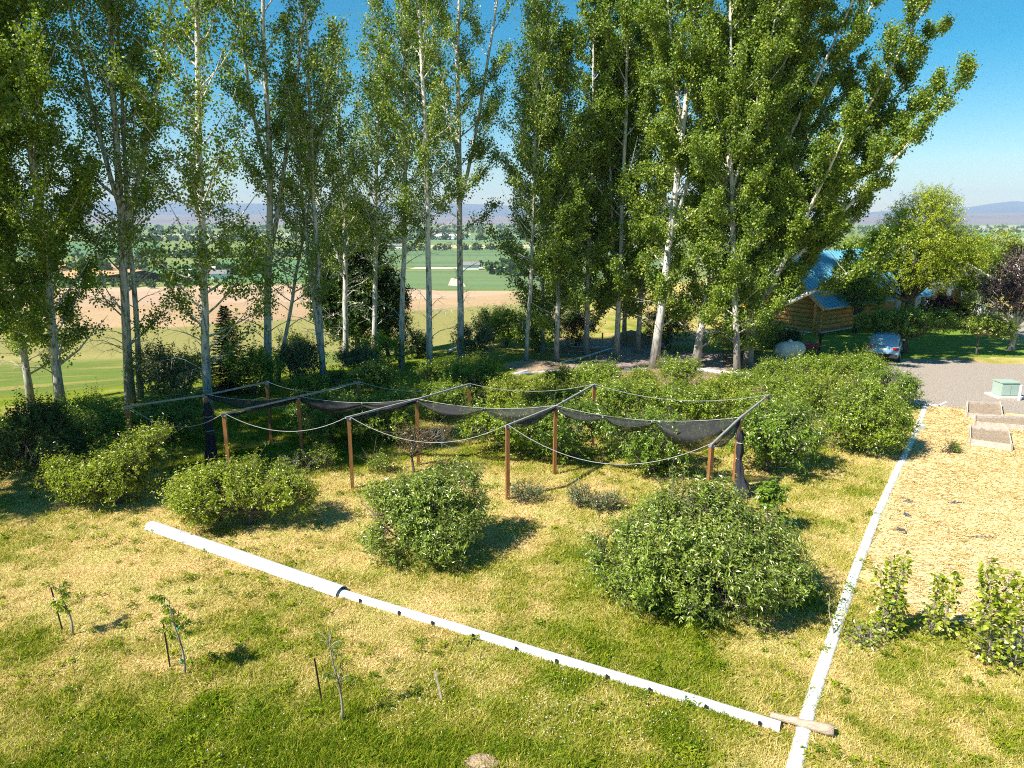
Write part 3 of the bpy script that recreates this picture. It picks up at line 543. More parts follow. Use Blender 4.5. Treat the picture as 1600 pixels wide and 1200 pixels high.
# single trees beyond the orchard
put('spruce_tree', spruce(1, 4.4, 1.5), 'bark_dark', 'needle', 'small dark spruce between the poplars on the left', 'spruce', 362, 612)
def DT(px, Y): x = at(px, 500, Y)[0]; return (x, Y, float(terr(x, Y)))
plant('dark_tree', bush(41, [(0, 0, 3.4, 2.4, 2.2, 2.4), (-.2, 0, 6.4, 2.4, 2.0, 2.4), (1.5, .3, 4, 1.8, 1.6, 2.2), (-1.4, 0, 4.2, 1.7, 1.6, 2.2), (.1, 0, 8.8, 1.6, 1.5, 1.6)], 6500, 9, .2, .1, .6, .9, (1.6, .2), up=.35, limbs=26), M['bark_dark'], M['dark_leaf'], 'dense dark tree standing behind the poplars, rounded and bushy', 'tree', DT(556, 46))
plant('dark_tree', bush(42, [(0, 0, 2.2, 1.6, 1.5, 1.4), (.5, 0, 3.6, 1.1, 1.1, 1.2)], 1100, 8, .16, .07, .5, .5, (.9, .12), up=.35), M['bark_dark'], M['dark_leaf'], 'small dark tree attached right below the dense dark tree', 'tree', DT(604, 48))
for px, py, r, h, lm, lab in [(792, 543, 1.5, 2.8, 'apple_leaf', 'lone small tree on the yellow slope right of the gap'), (742, 560, 1.3, 2.2, 'weed_leaf', 'pale small tree on the slope beside the tall forked poplar'), (838, 548, 1.7, 3.0, 'cherry_leaf', 'round shrub behind the thin corner poplar'), (900, 540, 1.6, 2.6, 'red_leaf', 'reddish shrub by the orange marker'), (560, 590, 1.2, 1.7, 'weed_leaf', 'grey green shrub below the dense dark tree'),
        (770, 535, 1.6, 2.6, 'dark_leaf', 'dark shrub at the slope edge left of the lone small tree'), (655, 560, 1.0, 1.8, 'dark_leaf', 'bluish dark shrub between two bare poplar trunks'), (600, 577, 1.4, 2.0, 'apple_leaf', 'bright shrub left of the bare trunk in the gap'), (470, 598, 1.4, 2.2, 'weed_leaf', 'pale shrub behind the twin trunk poplar'), (255, 640, 1.6, 3.0, 'weed_leaf', 'thin grey green shrub between forked poplar and spruce'), (290, 620, 1.5, 2.4, 'olive_leaf', 'yellow green shrub left of the spruce'), (400, 618, 1.3, 2.6, 'apple_leaf', 'shrub right of the spruce'), (455, 590, 1.2, 2.8, 'olive_leaf', 'yellow green shrub behind the thin curved poplar'),
        (1222, 545, 1.1, 1.2, 'dark_leaf', 'dark shrub at the cabin corner'), (1180, 545, 1.8, 2.4, 'cherry_leaf', 'leafy shrub left of the white tank'), (1165, 560, 1.5, 2.4, 'cherry_leaf', 'shrub under the dense poplars left of the cabin'), (1330, 500, 1.6, 2.1, 'cherry_leaf', 'shrub against the cabin side wall'), (1350, 500, 1.3, 1.6, 'apple_leaf', 'low shrub beside the porch'), (1305, 508, .6, .8, 'apple_leaf', 'small shrub at the cabin wall'), (1040, 545, 1.8, 3, 'dark_leaf', 'dark shrub behind the big leaning poplar')]:
    put('shrub', bush(int(px + r * 10), fruit_lobes(r, h, h * .5, int(px)), int(420 * r), 9, .13, .06, .4, .12, (.3, .05), stems=3, limbs=9), 'bark_fruit', lm, lab, 'shrub', px, py)
put('locust_tree', bush(51, [(0, 0, 6.2, 3.6, 3.2, 2.6), (3.0, 0, 5.6, 2.7, 2.4, 1.8), (-3.0, -.5, 4.0, 2.6, 2.4, 1.7), (-4.6, -1, 3.4, 1.6, 1.6, 1.3), (1.0, 0, 9.4, 1.6, 1.5, 1.2), (.6, .4, 8.2, 2.5, 2.3, 1.9), (3.4, -.4, 4.4, 1.7, 1.7, 1.3), (-2.0, .2, 6.0, 1.8, 1.8, 1.4), (1.2, -1, 4.4, 1.6, 1.5, 1.0)], 5200, 10, .17, .07, .65, 2.9, (2.2, .28), up=.2, hang=.3, limbs=30, jit=.06), 'bark_dark', 'locust_leaf', 'broad yellow green locust tree beside the cabin porch', 'tree', 1412, 515)
put('purple_tree', bush(52, [(0, 0, 4.0, 2.4, 2.2, 1.7), (-1.0, 0, 3.4, 1.3, 1.4, 1.2), (1.6, 0, 4.0, 1.8, 1.8, 1.7), (.6, .3, 5.4, 1.7, 1.6, 1.3)], 2600, 9, .14, .07, .5, 1.4, (1.7, .2), limbs=24), 'bark_pop', 'purple_leaf', 'purple leaved plum tree at the right edge', 'tree', 1578, 549)
put('small_tree', bush(53, [(0, 0, 2.0, 1.9, 1.5, .75), (-1.7, 0, 1.9, 1.6, 1.2, .65), (1.7, 0, 2.0, 1.5, 1.2, .6)], 1500, 9, .14, .06, .45, 1.1, (1.0, .09), stems=4, limbs=20), 'bark_dark', 'cherry_leaf', 'spreading dark lawn tree with many stems just behind the car', 'tree', 1412, 553)
put('small_tree', bush(54, [(.3, 0, 2.0, 1.1, .9, .6), (1.4, 0, 1.7, .8, .7, .5), (-.5, 0, 2.0, .7, .6, .5)], 600, 8, .14, .08, .4, .9, (1.3, .06)), 'bark_fruit', 'poplar_leaf_fresh', 'bright green young tree on the lawn left of the purple tree', 'tree', 1525, 557)
put('small_tree', bush(58, [(0, 0, 3.2, 1.5, 1.3, 1.3), (1.2, .2, 2.4, 1.0, 1.0, .8), (-1.0, 0, 4.3, 1.0, 1.0, .8)], 1000, 8, .14, .08, .45, 1.2, (1.3, .08), stems=2), 'bark_fruit', 'cherry_leaf', 'leafy tree growing in front of the cabin side wall', 'tree', 1335, 520)
put('small_tree', bush(55, [(0, 0, 3.0, 1.3, 1.2, 1.4)], 900, 8, .14, .07, .4, 1.0, (1.0, .06), stems=4), 'bark_fruit', 'apple_leaf', 'slender many stemmed tree at the far edge of the lawn', 'tree', 1514, 517)
put('shrub', bush(56, [(0, 0, 1.3, 1.8, 1.3, 1.0), (1.5, 0, 1.1, 1.2, 1.0, .8)], 1100, 8, .14, .08, .4, .15, (.4, .06), stems=3), 'bark_dark', 'purple_leaf', 'dark purple shrub on the lawn below the locust', 'shrub', 1470, 512)
put('shrub', bush(57, [(0, 0, 1.4, .5, .5, 1.0)], 300, 8, .14, .08, .3, .2, (.4, .04)), 'bark_dark', 'redshrub' if 'redshrub' in M else 'red_leaf', 'red leaved shrub against the white outbuilding', 'shrub', 1466, 494)
for px, py, Y, h, lm, lab in [(1520, 430, 95, 7, 'cherry_leaf', 'tall green tree beyond the white outbuilding'), (1490, 440, 110, 6, 'weed_leaf', 'pale thin tree beyond the white outbuilding'), (1560, 420, 120, 8, 'olive_leaf', 'tree showing behind the purple tree'), (1335, 430, 100, 7, 'apple_leaf', 'tree beyond the cabin roof')]:
    p = at(px, py, Y); plant('far_tree', bush(px, [(0, 0, h * .6, h * .35, h * .35, h * .38), (h * .25, 0, h * .45, h * .25, h * .25, h * .25)], 900, 8, .28, .14, .7, .5, (h * .3, .15)), M['bark_dark'], M[lm], lab, 'tree', (p[0], p[1], -1.0))
# overhanging leafy bough of the near left poplar: young suckers
def shoot(seed, H, n, L, spread=.3, st=3):
    rng = np.random.default_rng(seed); wood = MB(); crown = MB()
    for k in range(st):
        b0 = np.array([rng.normal(0, .12), rng.normal(0, .12), -.03]); h = H * rng.uniform(.75, 1) if k else H; u = np.linspace(0, 1, 7)
        Q = b0 + np.array([rng.normal(0, .16), rng.normal(0, .16), 0]) * u[:, None] + np.array([0, 0, h]) * u[:, None] + rng.normal(0, .02, (7, 3)); wood.tube(Q, .014 * (1 - u) + .004, 5)
        m_ = n // st; uu = rng.uniform(.03, 1, m_); A = np.stack([np.interp(uu, u, Q[:, c]) for c in range(3)], -1); D = perp(np.tile([[0, 0, 1.]], (m_, 1)), rng) + [0, 0, .35]
        ln = spread * (1.1 - uu * .8) * rng.uniform(.2, 1, m_); B = A + norm(D) * ln[:, None]; wood.twigs(A, B, .004, .002)
        crown.leaves(B, norm(D + rng.normal(0, .5, D.shape) + [0, 0, -.5]), norm(rng.normal(0, .6, D.shape) + [-.3, -.3, .8]), L * rng.uniform(.6, 1.2, m_), L * .9 * rng.uniform(.6, 1.2, m_), rng, .1)
    return wood, crown
put('poplar_sucker', shoot(1, 1.95, 620, .1, .3, 4), 'bark_young', 'olive_leaf', 'leafy poplar sucker wound round the green hose', 'sapling', 1385, 1000, group='poplar suckers along the mulch')
put('poplar_sucker', shoot(2, 1.8, 460, .095, .24, 3), 'bark_young', 'olive_leaf', 'narrow leafy poplar sucker, middle of the three by the mulch', 'sapling', 1462, 996, group='poplar suckers along the mulch')
put('poplar_sucker', shoot(3, 2.3, 1100, .11, .42, 5), 'bark_young', 'olive_leaf', 'largest leafy poplar sucker at the right edge', 'sapling', 1545, 1035, group='poplar suckers along the mulch')
put('poplar_sucker', shoot(4, 1.2, 36, .07, .2, 2), 'bark_young', 'poplar_leaf', 'sparse sucker leaning over the long white edging pipe', 'sapling', 1312, 1000, group='poplar suckers along the mulch')
put('poplar_sucker', shoot(5, .5, 160, .08, .5, 5), 'bark_young', 'apple_leaf', 'low leafy sprout on the mulch left of the tall suckers', 'sapling', 1345, 1005, group='poplar suckers along the mulch')
put('sapling', bush(61, [(0, 0, .85, .28, .28, .55), (.05, 0, .4, .3, .3, .3)], 130, 9, .13, .075, .25, .05, (.3, .025), limbs=6, hang=.3), 'bark_young', 'cherry_leaf', 'small broad leaved sapling behind the largest fruit tree', 'sapling', 1200, 832)
# ------------------------------------------------------------------ bird net frame
HP = 2.32
def PT(px, py): p = G(px, py, HP); return np.array([p[0], p[1], HP])
LINES = [[(199, 638), (322, 620), (417, 600)], [(350, 650), (466, 623), (560, 600)], [(545, 655), (651, 627), (733, 603)], [(793, 668), (868, 638), (928, 604)], [(1112, 698), (1155, 657), (1200, 621)]]
PLAB = [['first front net post at the far left', 'net post wrapped in black netting in front of a poplar', 'back left net post below the double stemmed poplar'], ['front net post behind the wide low fruit tree', 'tall middle net post left of the shaded fruit tree', 'back net post hidden in fruit tree leaves, second from left'], ['front net post behind the bushy tree between posts', 'middle net post above the small reddish tree', 'back middle net post in front of the bright fruit tree'],
        ['tallest looking front net post in the centre of the orchard', 'middle net post where two swags of netting meet', 'back net post standing among the yellow green trees'], ['front net post just behind the largest fruit tree', 'middle net post with the netting bundle tied down it', 'rightmost back net post']]
TOP = [[PT(*q) for q in l] for l in LINES]
for l, row in enumerate(TOP):
    for k, p in enumerate(row):
        t = thing('net_post', PLAB[l][k], 'post', (p[0], p[1], 0), .1 * l, 'posts carrying the bird net')
        mb = MB(); mb.box((0, 0, HP / 2 - .12), (.11, .11, HP + .2)); obj('shaft', (mb, M['post']), t)
        mb = MB(); mb.box((0, 0, HP + .01), (.13, .13, .05)); mb.box((.068, 0, HP - .08), (.012, .05, .2)); obj('bracket', (mb, M['beamwood']), t)
    for k in range(2):
        mb = MB(); a, c = row[k] + [0, 0, .068], row[k + 1] + [0, 0, .068]; d = norm(c - a); mb.beam(a - d * .12 * (k == 0), c + d * (.1 if k else -.004), .055, .055)
        tag(obj('net_beam', (mb, M['beamwood'])), f"grey beam from the {('front','middle')[k]} to the {('middle','back')[k]} post of the {('leftmost','second from left','centre','second from right','rightmost')[l]} post line", 'beam', 'beams on the net posts')
def cable(a, b, sag, n=17):
    u = np.linspace(0, 1, n); return a * (1 - u)[:, None] + b * u[:, None] - np.array([0, 0, 1]) * (sag * 4 * u * (1 - u))[:, None]
BAY = ('leftmost', 'second from left', 'third from left', 'rightmost')
for k, (rn, sg) in enumerate((('front', (.6, .56, .72, .92)), ('middle', (.18, .2, .22, .3)), ('back', (.4, .35, .3, .42)))):
    for l in range(4):
        mb = MB(); mb.tube(cable(TOP[l][k] + [0, 0, .1], TOP[l + 1][k] + [0, 0, .1], sg[l]), .0105, 6)
        tag(obj('cable', (mb, M['rope'])), f'pale slack cable across the {BAY[l]} bay of the {rn} row of net posts', 'cable', 'cables between the net posts')
def swag(P, drop, seed, width=.35, gather=()):
    """netting hung along the curve P, hanging by drop(u) below it, in soft folds"""
    rng = np.random.default_rng(seed); n = len(P); m_ = 9; V = np.zeros((n, m_, 3)); T = norm(np.gradient(P, axis=0)); S = norm(np.cross(T, [0, 0, 1.])); ph = rng.uniform(0, 6)
    for i_ in range(n):
        u = i_ / (n - 1); d = drop(u)
        for j_ in range(m_):
            v = j_ / (m_ - 1); V[i_, j_] = P[i_] + S[i_] * (width * d * math.sin(v * 3.1) + .05 * math.sin(v * 11 + ph + u * 5)) - np.array([0, 0, 1]) * (d * (v ** .85) + .03 * math.sin(v * 9 + u * 14))
    mb = MB(); i = np.arange(n - 1)[:, None] * m_; j = np.arange(m_ - 1)[None]; mb.add(V.reshape(-1, 3), np.stack([i + j, i + j + 1, i + m_ + j + 1, i + m_ + j], -1).reshape(-1, 4)); return mb
def hump(*spans):
    def f(u):
        for a, b, d in spans:
            if a <= u <= b: return .04 + d * math.sin(math.pi * (u - a) / (b - a)) ** .8
        return .04
    return f
for l, spans, lab in ((0, ((0, 1, .3),), 'dark netting gathered along the leftmost bay'), (1, ((0, .55, .4), (.55, 1, .3)), 'dark netting hanging in two folds in the second bay'), (2, ((0, .5, .42), (.5, 1, .5)), 'black netting swag between the two centre middle posts'), (3, ((0, .28, .3), (.28, .56, .36), (.56, 1, .95)), 'large black netting swag hanging from the rightmost bay')):
    Pc = cable(TOP[l][1] + [0, 0, .09], TOP[l + 1][1] + [0, 0, .09], (.18, .2, .22, .3)[l], 49); t = tag(obj('bird_net', (swag(Pc, hump(*spans), l, .5), M['net'], True)), lab, 'netting', 'black netting hung on the cables')
    for (a, b, d) in spans[1:]:
        q = Pc[int(a * 48)]; mb = MB(); mb.tube([q + [0, 0, .03], q - [0, .02, .05], q - [.02, 0, .16]], [.022, .028, .008], 6); obj('tie', (mb, M['rope']), t)
for l in range(1, 5):
    a, c = TOP[l][0], TOP[l][1]; u = np.linspace(.05, .98, 25)[:, None]; tag(obj('bird_net', (swag(a * (1 - u) + c * u + [0, 0, .03], hump((0, 1, (.3, .08, .1, .2, .34)[l])), 30 + l, .3), M['net'], True)), f"black netting bunched under the front beam of the {('leftmost','second from left','centre','second from right','rightmost')[l]} post line", 'netting', 'black netting bunched under the beams')
def bundle(p, seed, flare, lab, h0=2.0, rad=.11, foot=(.1, -.5)):
    rng = np.random.default_rng(seed); t = thing('net_bundle', lab, 'netting', (p[0], p[1], 0))
    prof = [(h0, .7), (1.85, .85), (1.7, 1.0), (1.62, .6), (1.5, .95), (1.3, 1.1), (1.1, .6), (.95, .95), (.75, 1.05), (.55, 1.1), (.42, 1.0 + flare * .3), (.3, 1 + flare * .9), (.18, 1 + flare * 1.1), (.08, 1 + flare), (0, .8 + flare * .8)]; zs = np.array([q[0] for q in prof]); k = 22; V = []
    for q, (z, m_) in enumerate(prof):
        f = 1 - z / h0; c = np.array([foot[0], foot[1]]) * f ** 3 + [.04, -.09]; r_ = rad * m_
        for s in range(k): a = s * 6.283 / k; rr = r_ * (1 + .22 * math.sin(a * 5 + q * .7) + rng.normal(0, .07)); V.append((c[0] + rr * math.cos(a), c[1] + rr * math.sin(a), z + .012))
    n = len(zs); mb = MB(); i = np.arange(n - 1)[:, None] * k; j = np.arange(k)[None]; mb.add(V, np.stack([i + j, i + k + j, i + k + (j + 1) % k, i + (j + 1) % k], -1).reshape(-1, 4)); mb.f.append(np.array([[s for s in range(k)]])); mb.a.append(np.array([.5])); 
    obj('folded_net', (mb, M['netroll'], True), t); mb = MB()
    for z in (1.62, 1.1): mb = MB(); mb.lathe([(rad * .7, z - .02), (rad * .95, z), (rad * .7, z + .02)], (.05, -.09, 0), 12); obj('tie', (mb, M['rope']), t)
bundle(TOP[4][1], 1, 1.3, 'bundle of black netting tied down the right middle post and piled on the grass')
bundle(TOP[0][1], 2, .3, 'column of black netting wrapped round the left middle post', 2.1, .15, (0, -.1))
# ------------------------------------------------------------------ white edging pipes
def halfpipe(name, a, b, r, lab, steel=None, n=8, thick=.012, lift=0., group='white edging pipes round the orchard', sq=.8):
    a = np.array([a[0], a[1], 0.]); b = np.array([b[0], b[1], 0.]); t = thing(name, lab, 'edging pipe', tuple(a), 0, group); d = b - a; L = np.linalg.norm(d); T = d / L; S = np.array([-T[1], T[0], 0])
    ns = max(2, int(L / .8)); rng = np.random.default_rng(int(abs(a[0] * 100)) + 5); k = 18; V = []; wob = np.interp(np.arange(ns + 1), np.arange(0, ns + 3, 2), rng.normal(0, .008, len(range(0, ns + 3, 2))))
    for rr in (r, r - thick):
        for i_ in range(ns + 1):
            c = d * i_ / ns + S * wob[i_]
            for j_ in range(k + 1):
                an = math.pi * j_ / k; V.append(c + S * rr * math.cos(an) + np.array([0, 0, rr * math.sin(an) * sq + lift]))
    m_ = k + 1; o = (ns + 1) * m_; i = np.arange(ns)[:, None] * m_; j = np.arange(k)[None]; f1 = np.stack([i + j, i + m_ + j, i + m_ + j + 1, i + j + 1], -1).reshape(-1, 4)
    ends = [(q, q + 1, o + q + 1, o + q) for q in range(k)] + [(ns * m_ + q, o + ns * m_ + q, o + ns * m_ + q + 1, ns * m_ + q + 1) for q in range(k)]
    mb = MB(); mb.add(V, np.concatenate([f1, f1[:, ::-1] + o, np.array(ends)])); obj('shell', (mb, M['pvc']), t)
    if steel:
        for s in np.arange(steel[0], L - .2, steel[1]):
            c = T * (s + rng.normal(0, .06)) - S * (r + .012) * steel[2]; mb = MB(); mb.box((c[0], c[1], .05), (.05, .035, .1), math.atan2(T[1], T[0])); obj('clip', (mb, M['black']), t)
    return t
g_ = lambda x, y: G(x, y)[:2]
halfpipe('edging_pipe', g_(236, 824), g_(534, 928), .2, 'thick white half pipe at the left, its end under the low fruit tree', None, lift=.02)
o = bpy.context.scene.objects[-1] if False else None
halfpipe('edging_pipe', g_(526, 925), g_(1219, 1137), .125, 'long white half pipe running down to the right across the foreground', (.9, .95, 1))
PR = [g_(1446, 636), g_(1434, 668), g_(1410, 717), g_(1372, 800), g_(1334, 900), g_(1263, 1112), g_(1238, 1212)]
for q, lab in enumerate(['short white pipe at the top of the right border', 'white pipe beside the raised garden beds', 'white pipe right of the rounded fruit tree, partly shaded', 'white pipe in the middle of the right border along the mulch', 'white pipe ending at the split log', 'white pipe below the split log at the bottom edge']):
    halfpipe('edging_pipe', PR[q], PR[q + 1] - (PR[q] - PR[q + 1]) * .006, (.116, .117, .118, .119, .12, .121)[q], lab, sq=.5)
mb = MB(); mb.box((*g_(1437, 671), .1), (.35, .2, .18), .2); tag(obj('edging_block', (mb, M['pvc'])), 'stubby white block where two border pipes join near the raised beds', 'edging block')
halfpipe('edging_pipe', g_(1412, 627), g_(1466, 635), .09, 'white pipe laid across the top end of the right border'); halfpipe('edging_pipe', g_(1467, 634), g_(1478, 629), .07, 'short angled white pipe end near the gravel')
for a, b_, r_, lab in [((800, 585), (902, 561), .09, 'white edging running up from the corner poplar'), ((902, 561), (955, 545), .09, 'white edging reaching the orange marker path'), ((893, 542), (950, 543), .08, 'white edging lying level by the orange marker'), ((800, 585), (880, 579), .1, 'white edging behind the yellow green orchard trees'), ((975, 577), (1010, 577), .1, 'white edging below the big leaning poplar'), ((1088, 577), (1128, 583), .16, 'wide white edging below the second leaning poplar'), ((1128, 581), (1195, 590), .12, 'white edging under the right clump of poplars')]:
    halfpipe('edging_pipe', g_(*a), g_(*b_), r_, lab)
for a, b_, lab in [((100, 663), (122, 659), 'white pipe end below the thick grey poplar'), ((188, 657), (235, 646), 'white pipe showing between forked poplar and first post')]: halfpipe('edging_pipe', g_(*a), g_(*b_), .09, lab)
mb = MB(); pts = [GT(700, 552), GT(720, 543), GT(745, 533), GT(780, 520)]; mb.tube([p + [0, 0, .1] for p in pts], .1, 8); tag(obj('slope_pipe', (mb, M['pvc'])), 'long white pipe on the slope behind the tall forked poplar', 'edging pipe')
a, c = G(1202, 1116, .09), G(1303, 1143, .09); u = np.linspace(0, 1, 9)[:, None]; mb = MB(); mb.tube(a * (1 - u) + c * u + np.random.default_rng(3).normal(0, .006, (9, 3)), np.linspace(.05, .1, 9), 10); tag(obj('log', (mb, M['log'], True)), 'short weathered grey log lying across the white border pipe', 'log')
# ------------------------------------------------------------------ garden beds, cabinet
def raised(pts, lab, hgt=.26):
    P = [np.array(G(*q)) for q in pts]; t = thing('raised_bed', lab, 'raised bed', tuple(P[0]), 0, 'raised garden beds'); o = P[0]; P = [p - o for p in P]
    for k in range(4):
        a, c = P[k], P[(k + 1) % 4]; d = norm(c - a); mb = MB(); mb.beam(a + d * .03 + [0, 0, hgt / 2], c - d * .03 + [0, 0, hgt / 2], .045, hgt); obj('board', (mb, M['bedwood']), t)
    mb = MB()
    for p in P: mb.box((p[0], p[1], hgt / 2 + .015), (.08, .08, hgt + .04))
    obj('corner_posts', (mb, M['bedwood']), t)
    n = 14; V = []; rg = np.random.default_rng(len(lab))
    for a_ in range(n):
        for b_ in range(n): u, v = a_ / (n - 1) * .96 + .02, b_ / (n - 1) * .94 + .03; V.append((P[0] * (1 - u) + P[1] * u) * (1 - v) + (P[3] * (1 - u) + P[2] * u) * v + [0, 0, hgt * .62 + rg.normal(0, .02)])
    i = np.arange(n - 1)[:, None] * n; j = np.arange(n - 1)[None]; mb = MB(); mb.add(V, np.stack([i + j, i + n + j, i + n + j + 1, i + j + 1], -1).reshape(-1, 4)); obj('soil', (mb, M['soil'], True), t)
raised([(1510, 654), (1565, 658), (1562, 637), (1511, 636)], 'small raised bed of dry soil nearest the gravel drive')
raised([(1522, 668), (1640, 677), (1630, 660), (1522, 658)], 'long low raised bed in the middle, running off the right edge')
raised([(1515, 696), (1579, 705), (1574, 680), (1515, 674)], 'nearest raised bed of dry soil on the straw')
p = G(1576, 622); t = thing('utility_cabinet', 'pale green utility cabinet on a concrete pad by the drive', 'utility cabinet', tuple(p)); mb = MB(); mb.box((0, .3, .05), (1.25, 1.1, .1)); obj('pad', (mb, M['concrete']), t)
mb = MB(); mb.box((0, .3, .42), (.86, .7, .6), 0, .985); obj('cabinet_body', (mb, M['greenbox']), t)
for s in (-1, 1): mb = MB(); mb.box((s * .205, -.065, .4), (.39, .02, .5)); obj('door', (mb, M['greenbox']), t)
mb = MB(); mb.box((0, .3, .765), (.9, .76, .05)); obj('lid', (mb, M['greenbox']), t)
p = G(1592, 626); mb = MB(); mb.tube([(p[0], p[1], -.02), (p[0], p[1], .74)], .065, 12); mb.lathe([(.066, .7), (.07, .74), (.04, .77), (.001, .78)], (p[0], p[1], 0)); tag(obj('bollard', (mb, M['pvc'], False)), 'white marker post beside the green utility cabinet', 'post')
# ------------------------------------------------------------------ young trees, stakes and odds in front
def young(px, py, h, lab, seed, n, droop=.3, sp=.3, lm='poplar_leaf_fresh'):
    p = G(px, py); rng = np.random.default_rng(seed); wood = MB(); crown = MB(); u = np.linspace(0, 1, 9); Q = np.c_[-.06 * h * u + .03 * np.sin(u * 6), .03 * np.sin(u * 5), h * u - .03]; wood.tube(Q, .018 * (1 - u) + .006, 7)
    for k in range(14 if n > 60 else 9):
        s = rng.uniform(.4, .98); p0 = np.array([np.interp(s, u, Q[:, c]) for c in range(3)]); az = rng.uniform(0, 6.28); L = sp * rng.uniform(.6, 1.3); v = np.linspace(0, 1, 5); o = np.array([math.cos(az), math.sin(az), 0])
        B = p0 + o * (L * .72 * v)[:, None] + np.array([0, 0, 1]) * (L * (1.1 * v - droop * 2 * v * v))[:, None]; wood.tube(B, .006 * (1 - v) + .002, 4); m_ = max(3, n // 12); vv = rng.uniform(.2, 1, m_)
        A = np.stack([np.interp(vv, v, B[:, c]) for c in range(3)], -1); crown.leaves(A, norm(rng.normal(0, .6, (m_, 3)) + o * .5 + [0, 0, -.5]), norm(rng.normal(0, .6, (m_, 3)) + [0, 0, .8]), .11, .03, rng, .2)
    return plant('sapling', (wood, crown), M['bark_young'], M[lm], lab, 'sapling', tuple(p), 0, 'young trees planted in the front grass')[0]
t1 = young(113, 992, 1.25, 'staked sapling beside the grey rock at far left', 1, 300, sp=.34, lm='olive_leaf')
t2 = young(289, 1054, 1.65, 'staked sapling with teal ties and the fullest leaves', 2, 560, sp=.36, lm='olive_leaf')
for z in (.28, .98): mb = MB(); mb.lathe([(.03, z), (.034, z + .02), (.03, z + .04)], (-.02, 0, 0), 10); obj('tie', (mb, M['tape']), t2)
young(535, 1128, 1.8, 'thin nearly bare sapling right of the lone black stake', 3, 90, sp=.3)
def stake(px, py, h, lab, mat='black', w_=.03, lean=(0, 0)):
    p = G(px, py); mb = MB(); a = np.array([p[0], p[1], -.05]); b_ = np.array([p[0] + lean[0], p[1] + lean[1], h]); mb.beam(a, b_, w_, .008); mb.beam(a + [0, .008, 0], b_ + [0, .008, 0], .008, w_ * .8)
    tag(obj('stake', (mb, M[mat])), lab, 'stake', 'stakes in the front grass')
stake(98, 985, 1.0, 'black metal stake left of the sapling by the rock', lean=(-.1, 0)); stake(266, 1042, 1.0, 'black metal stake left of the sapling with teal ties', lean=(-.03, 0)); stake(503, 1094, .85, 'lone black metal stake left of the bare sapling', lean=(-.08, 0)); stake(691, 1094, .6, 'pale wooden stick leaning in the grass right of the bare sapling', 'bedwood', .035, (-.12, 0))
p = G(941, 541); mb = MB(); mb.box((p[0], p[1], .45), (.1, .05, .95)); tag(obj('marker_stake', (mb, M['orange'])), 'orange marker stake at the end of the level white edging', 'stake')
p = G(691, 700); mb = MB(); mb.tube([(p[0], p[1], -.05), (p[0], p[1], .55)], .045, 8); mb.box((p[0], p[1], .57), (.12, .06, .04)); tag(obj('standpipe', (mb, M['beamwood'])), 'short grey post beside the small reddish tree', 'post')
def rock(px, py, s, lab, mat='rock', flat=.55, name='rock', cat='rock'):
    p = GT(px, py); rng = np.random.default_rng(int(px)); k = 12; n = 7; V = []
    for i_ in range(n):
        ph = math.pi / 2 * i_ / (n - 1)
        for j_ in range(k): a = j_ * 6.283 / k; r_ = s * (math.cos(ph) + .001) * (1 + .22 * float(vnoise(math.cos(a) * 2 + px, math.sin(a) * 2 + i_ * .5, .9, 3)) - .1); V.append((p[0] + r_ * math.cos(a) * 1.3, p[1] + r_ * math.sin(a), p[2] - .02 + s * flat * math.sin(ph) * (1 + rng.normal(0, .05))))
    mb = MB(); i = np.arange(n - 1)[:, None] * k; j = np.arange(k)[None]; mb.add(V, np.stack([i + j, i + (j + 1) % k, i + k + (j + 1) % k, i + k + j], -1).reshape(-1, 4)); return tag(obj(name, (mb, M[mat], True)), lab, cat)
rock(103, 995, .13, 'grey rock at the foot of the far left sapling')
rock(752, 1196, .26, 'mound of bare dirt at the bottom edge of the photo', 'dirt', .5, 'dirt_mound', 'dirt mound'); rock(835, 574, 1.5, 'low brown dirt mound behind the white corner edging', 'dirt', .25, 'dirt_mound', 'dirt mound'); rock(986, 536, 1.1, 'brown rubble heap behind the poplar clump', 'dirt', .8, 'rubble_heap', 'heap')
put('small_tree', bush(71, [(0, 0, 1.25, .75, .6, .45), (.9, .1, 1.45, .5, .4, .25)], 210, 5, .075, .035, .22, .5, (.6, .045), limbs=16), 'bark_fruit', 'red_leaf', 'small sparse tree with reddish leaves under the front cable', 'fruit tree', 648, 742)
for q, (px, py, r, h, lm, lab) in enumerate([(820, 782, .55, .55, 'weed_leaf', 'grey green weed clump right of the central front post'), (908, 790, .5, .6, 'weed_leaf', 'silvery weed clump in the middle of the weedy strip'), (950, 797, .5, .45, 'weed_leaf', 'weed clump next to the largest fruit tree'), (505, 735, .6, .9, 'apple_leaf', 'green weed plant behind the wide low fruit tree'), (595, 738, .5, .6, 'apple_leaf', 'weed plant right of the second front post'), (470, 738, .6, .6, 'weed_leaf', 'pale weed clump left of the second front post'), (1480, 707, .3, .25, 'cherry_leaf', 'small leafy green plant alone on the straw'), (1045, 745, .2, .8, 'apple_leaf', 'thin leafy shoot rising behind the largest fruit tree')]):
    p = G(px, py); plant('weed', bush(80 + q, [(0, 0, h * .4, r, r * .7, h * .6)], int(170 * r + 20), 9, .07, .03, .22, .03, (.05, .012), stems=3, limbs=6), M['bark_fruit'], M[lm], lab, 'weed', tuple(p))
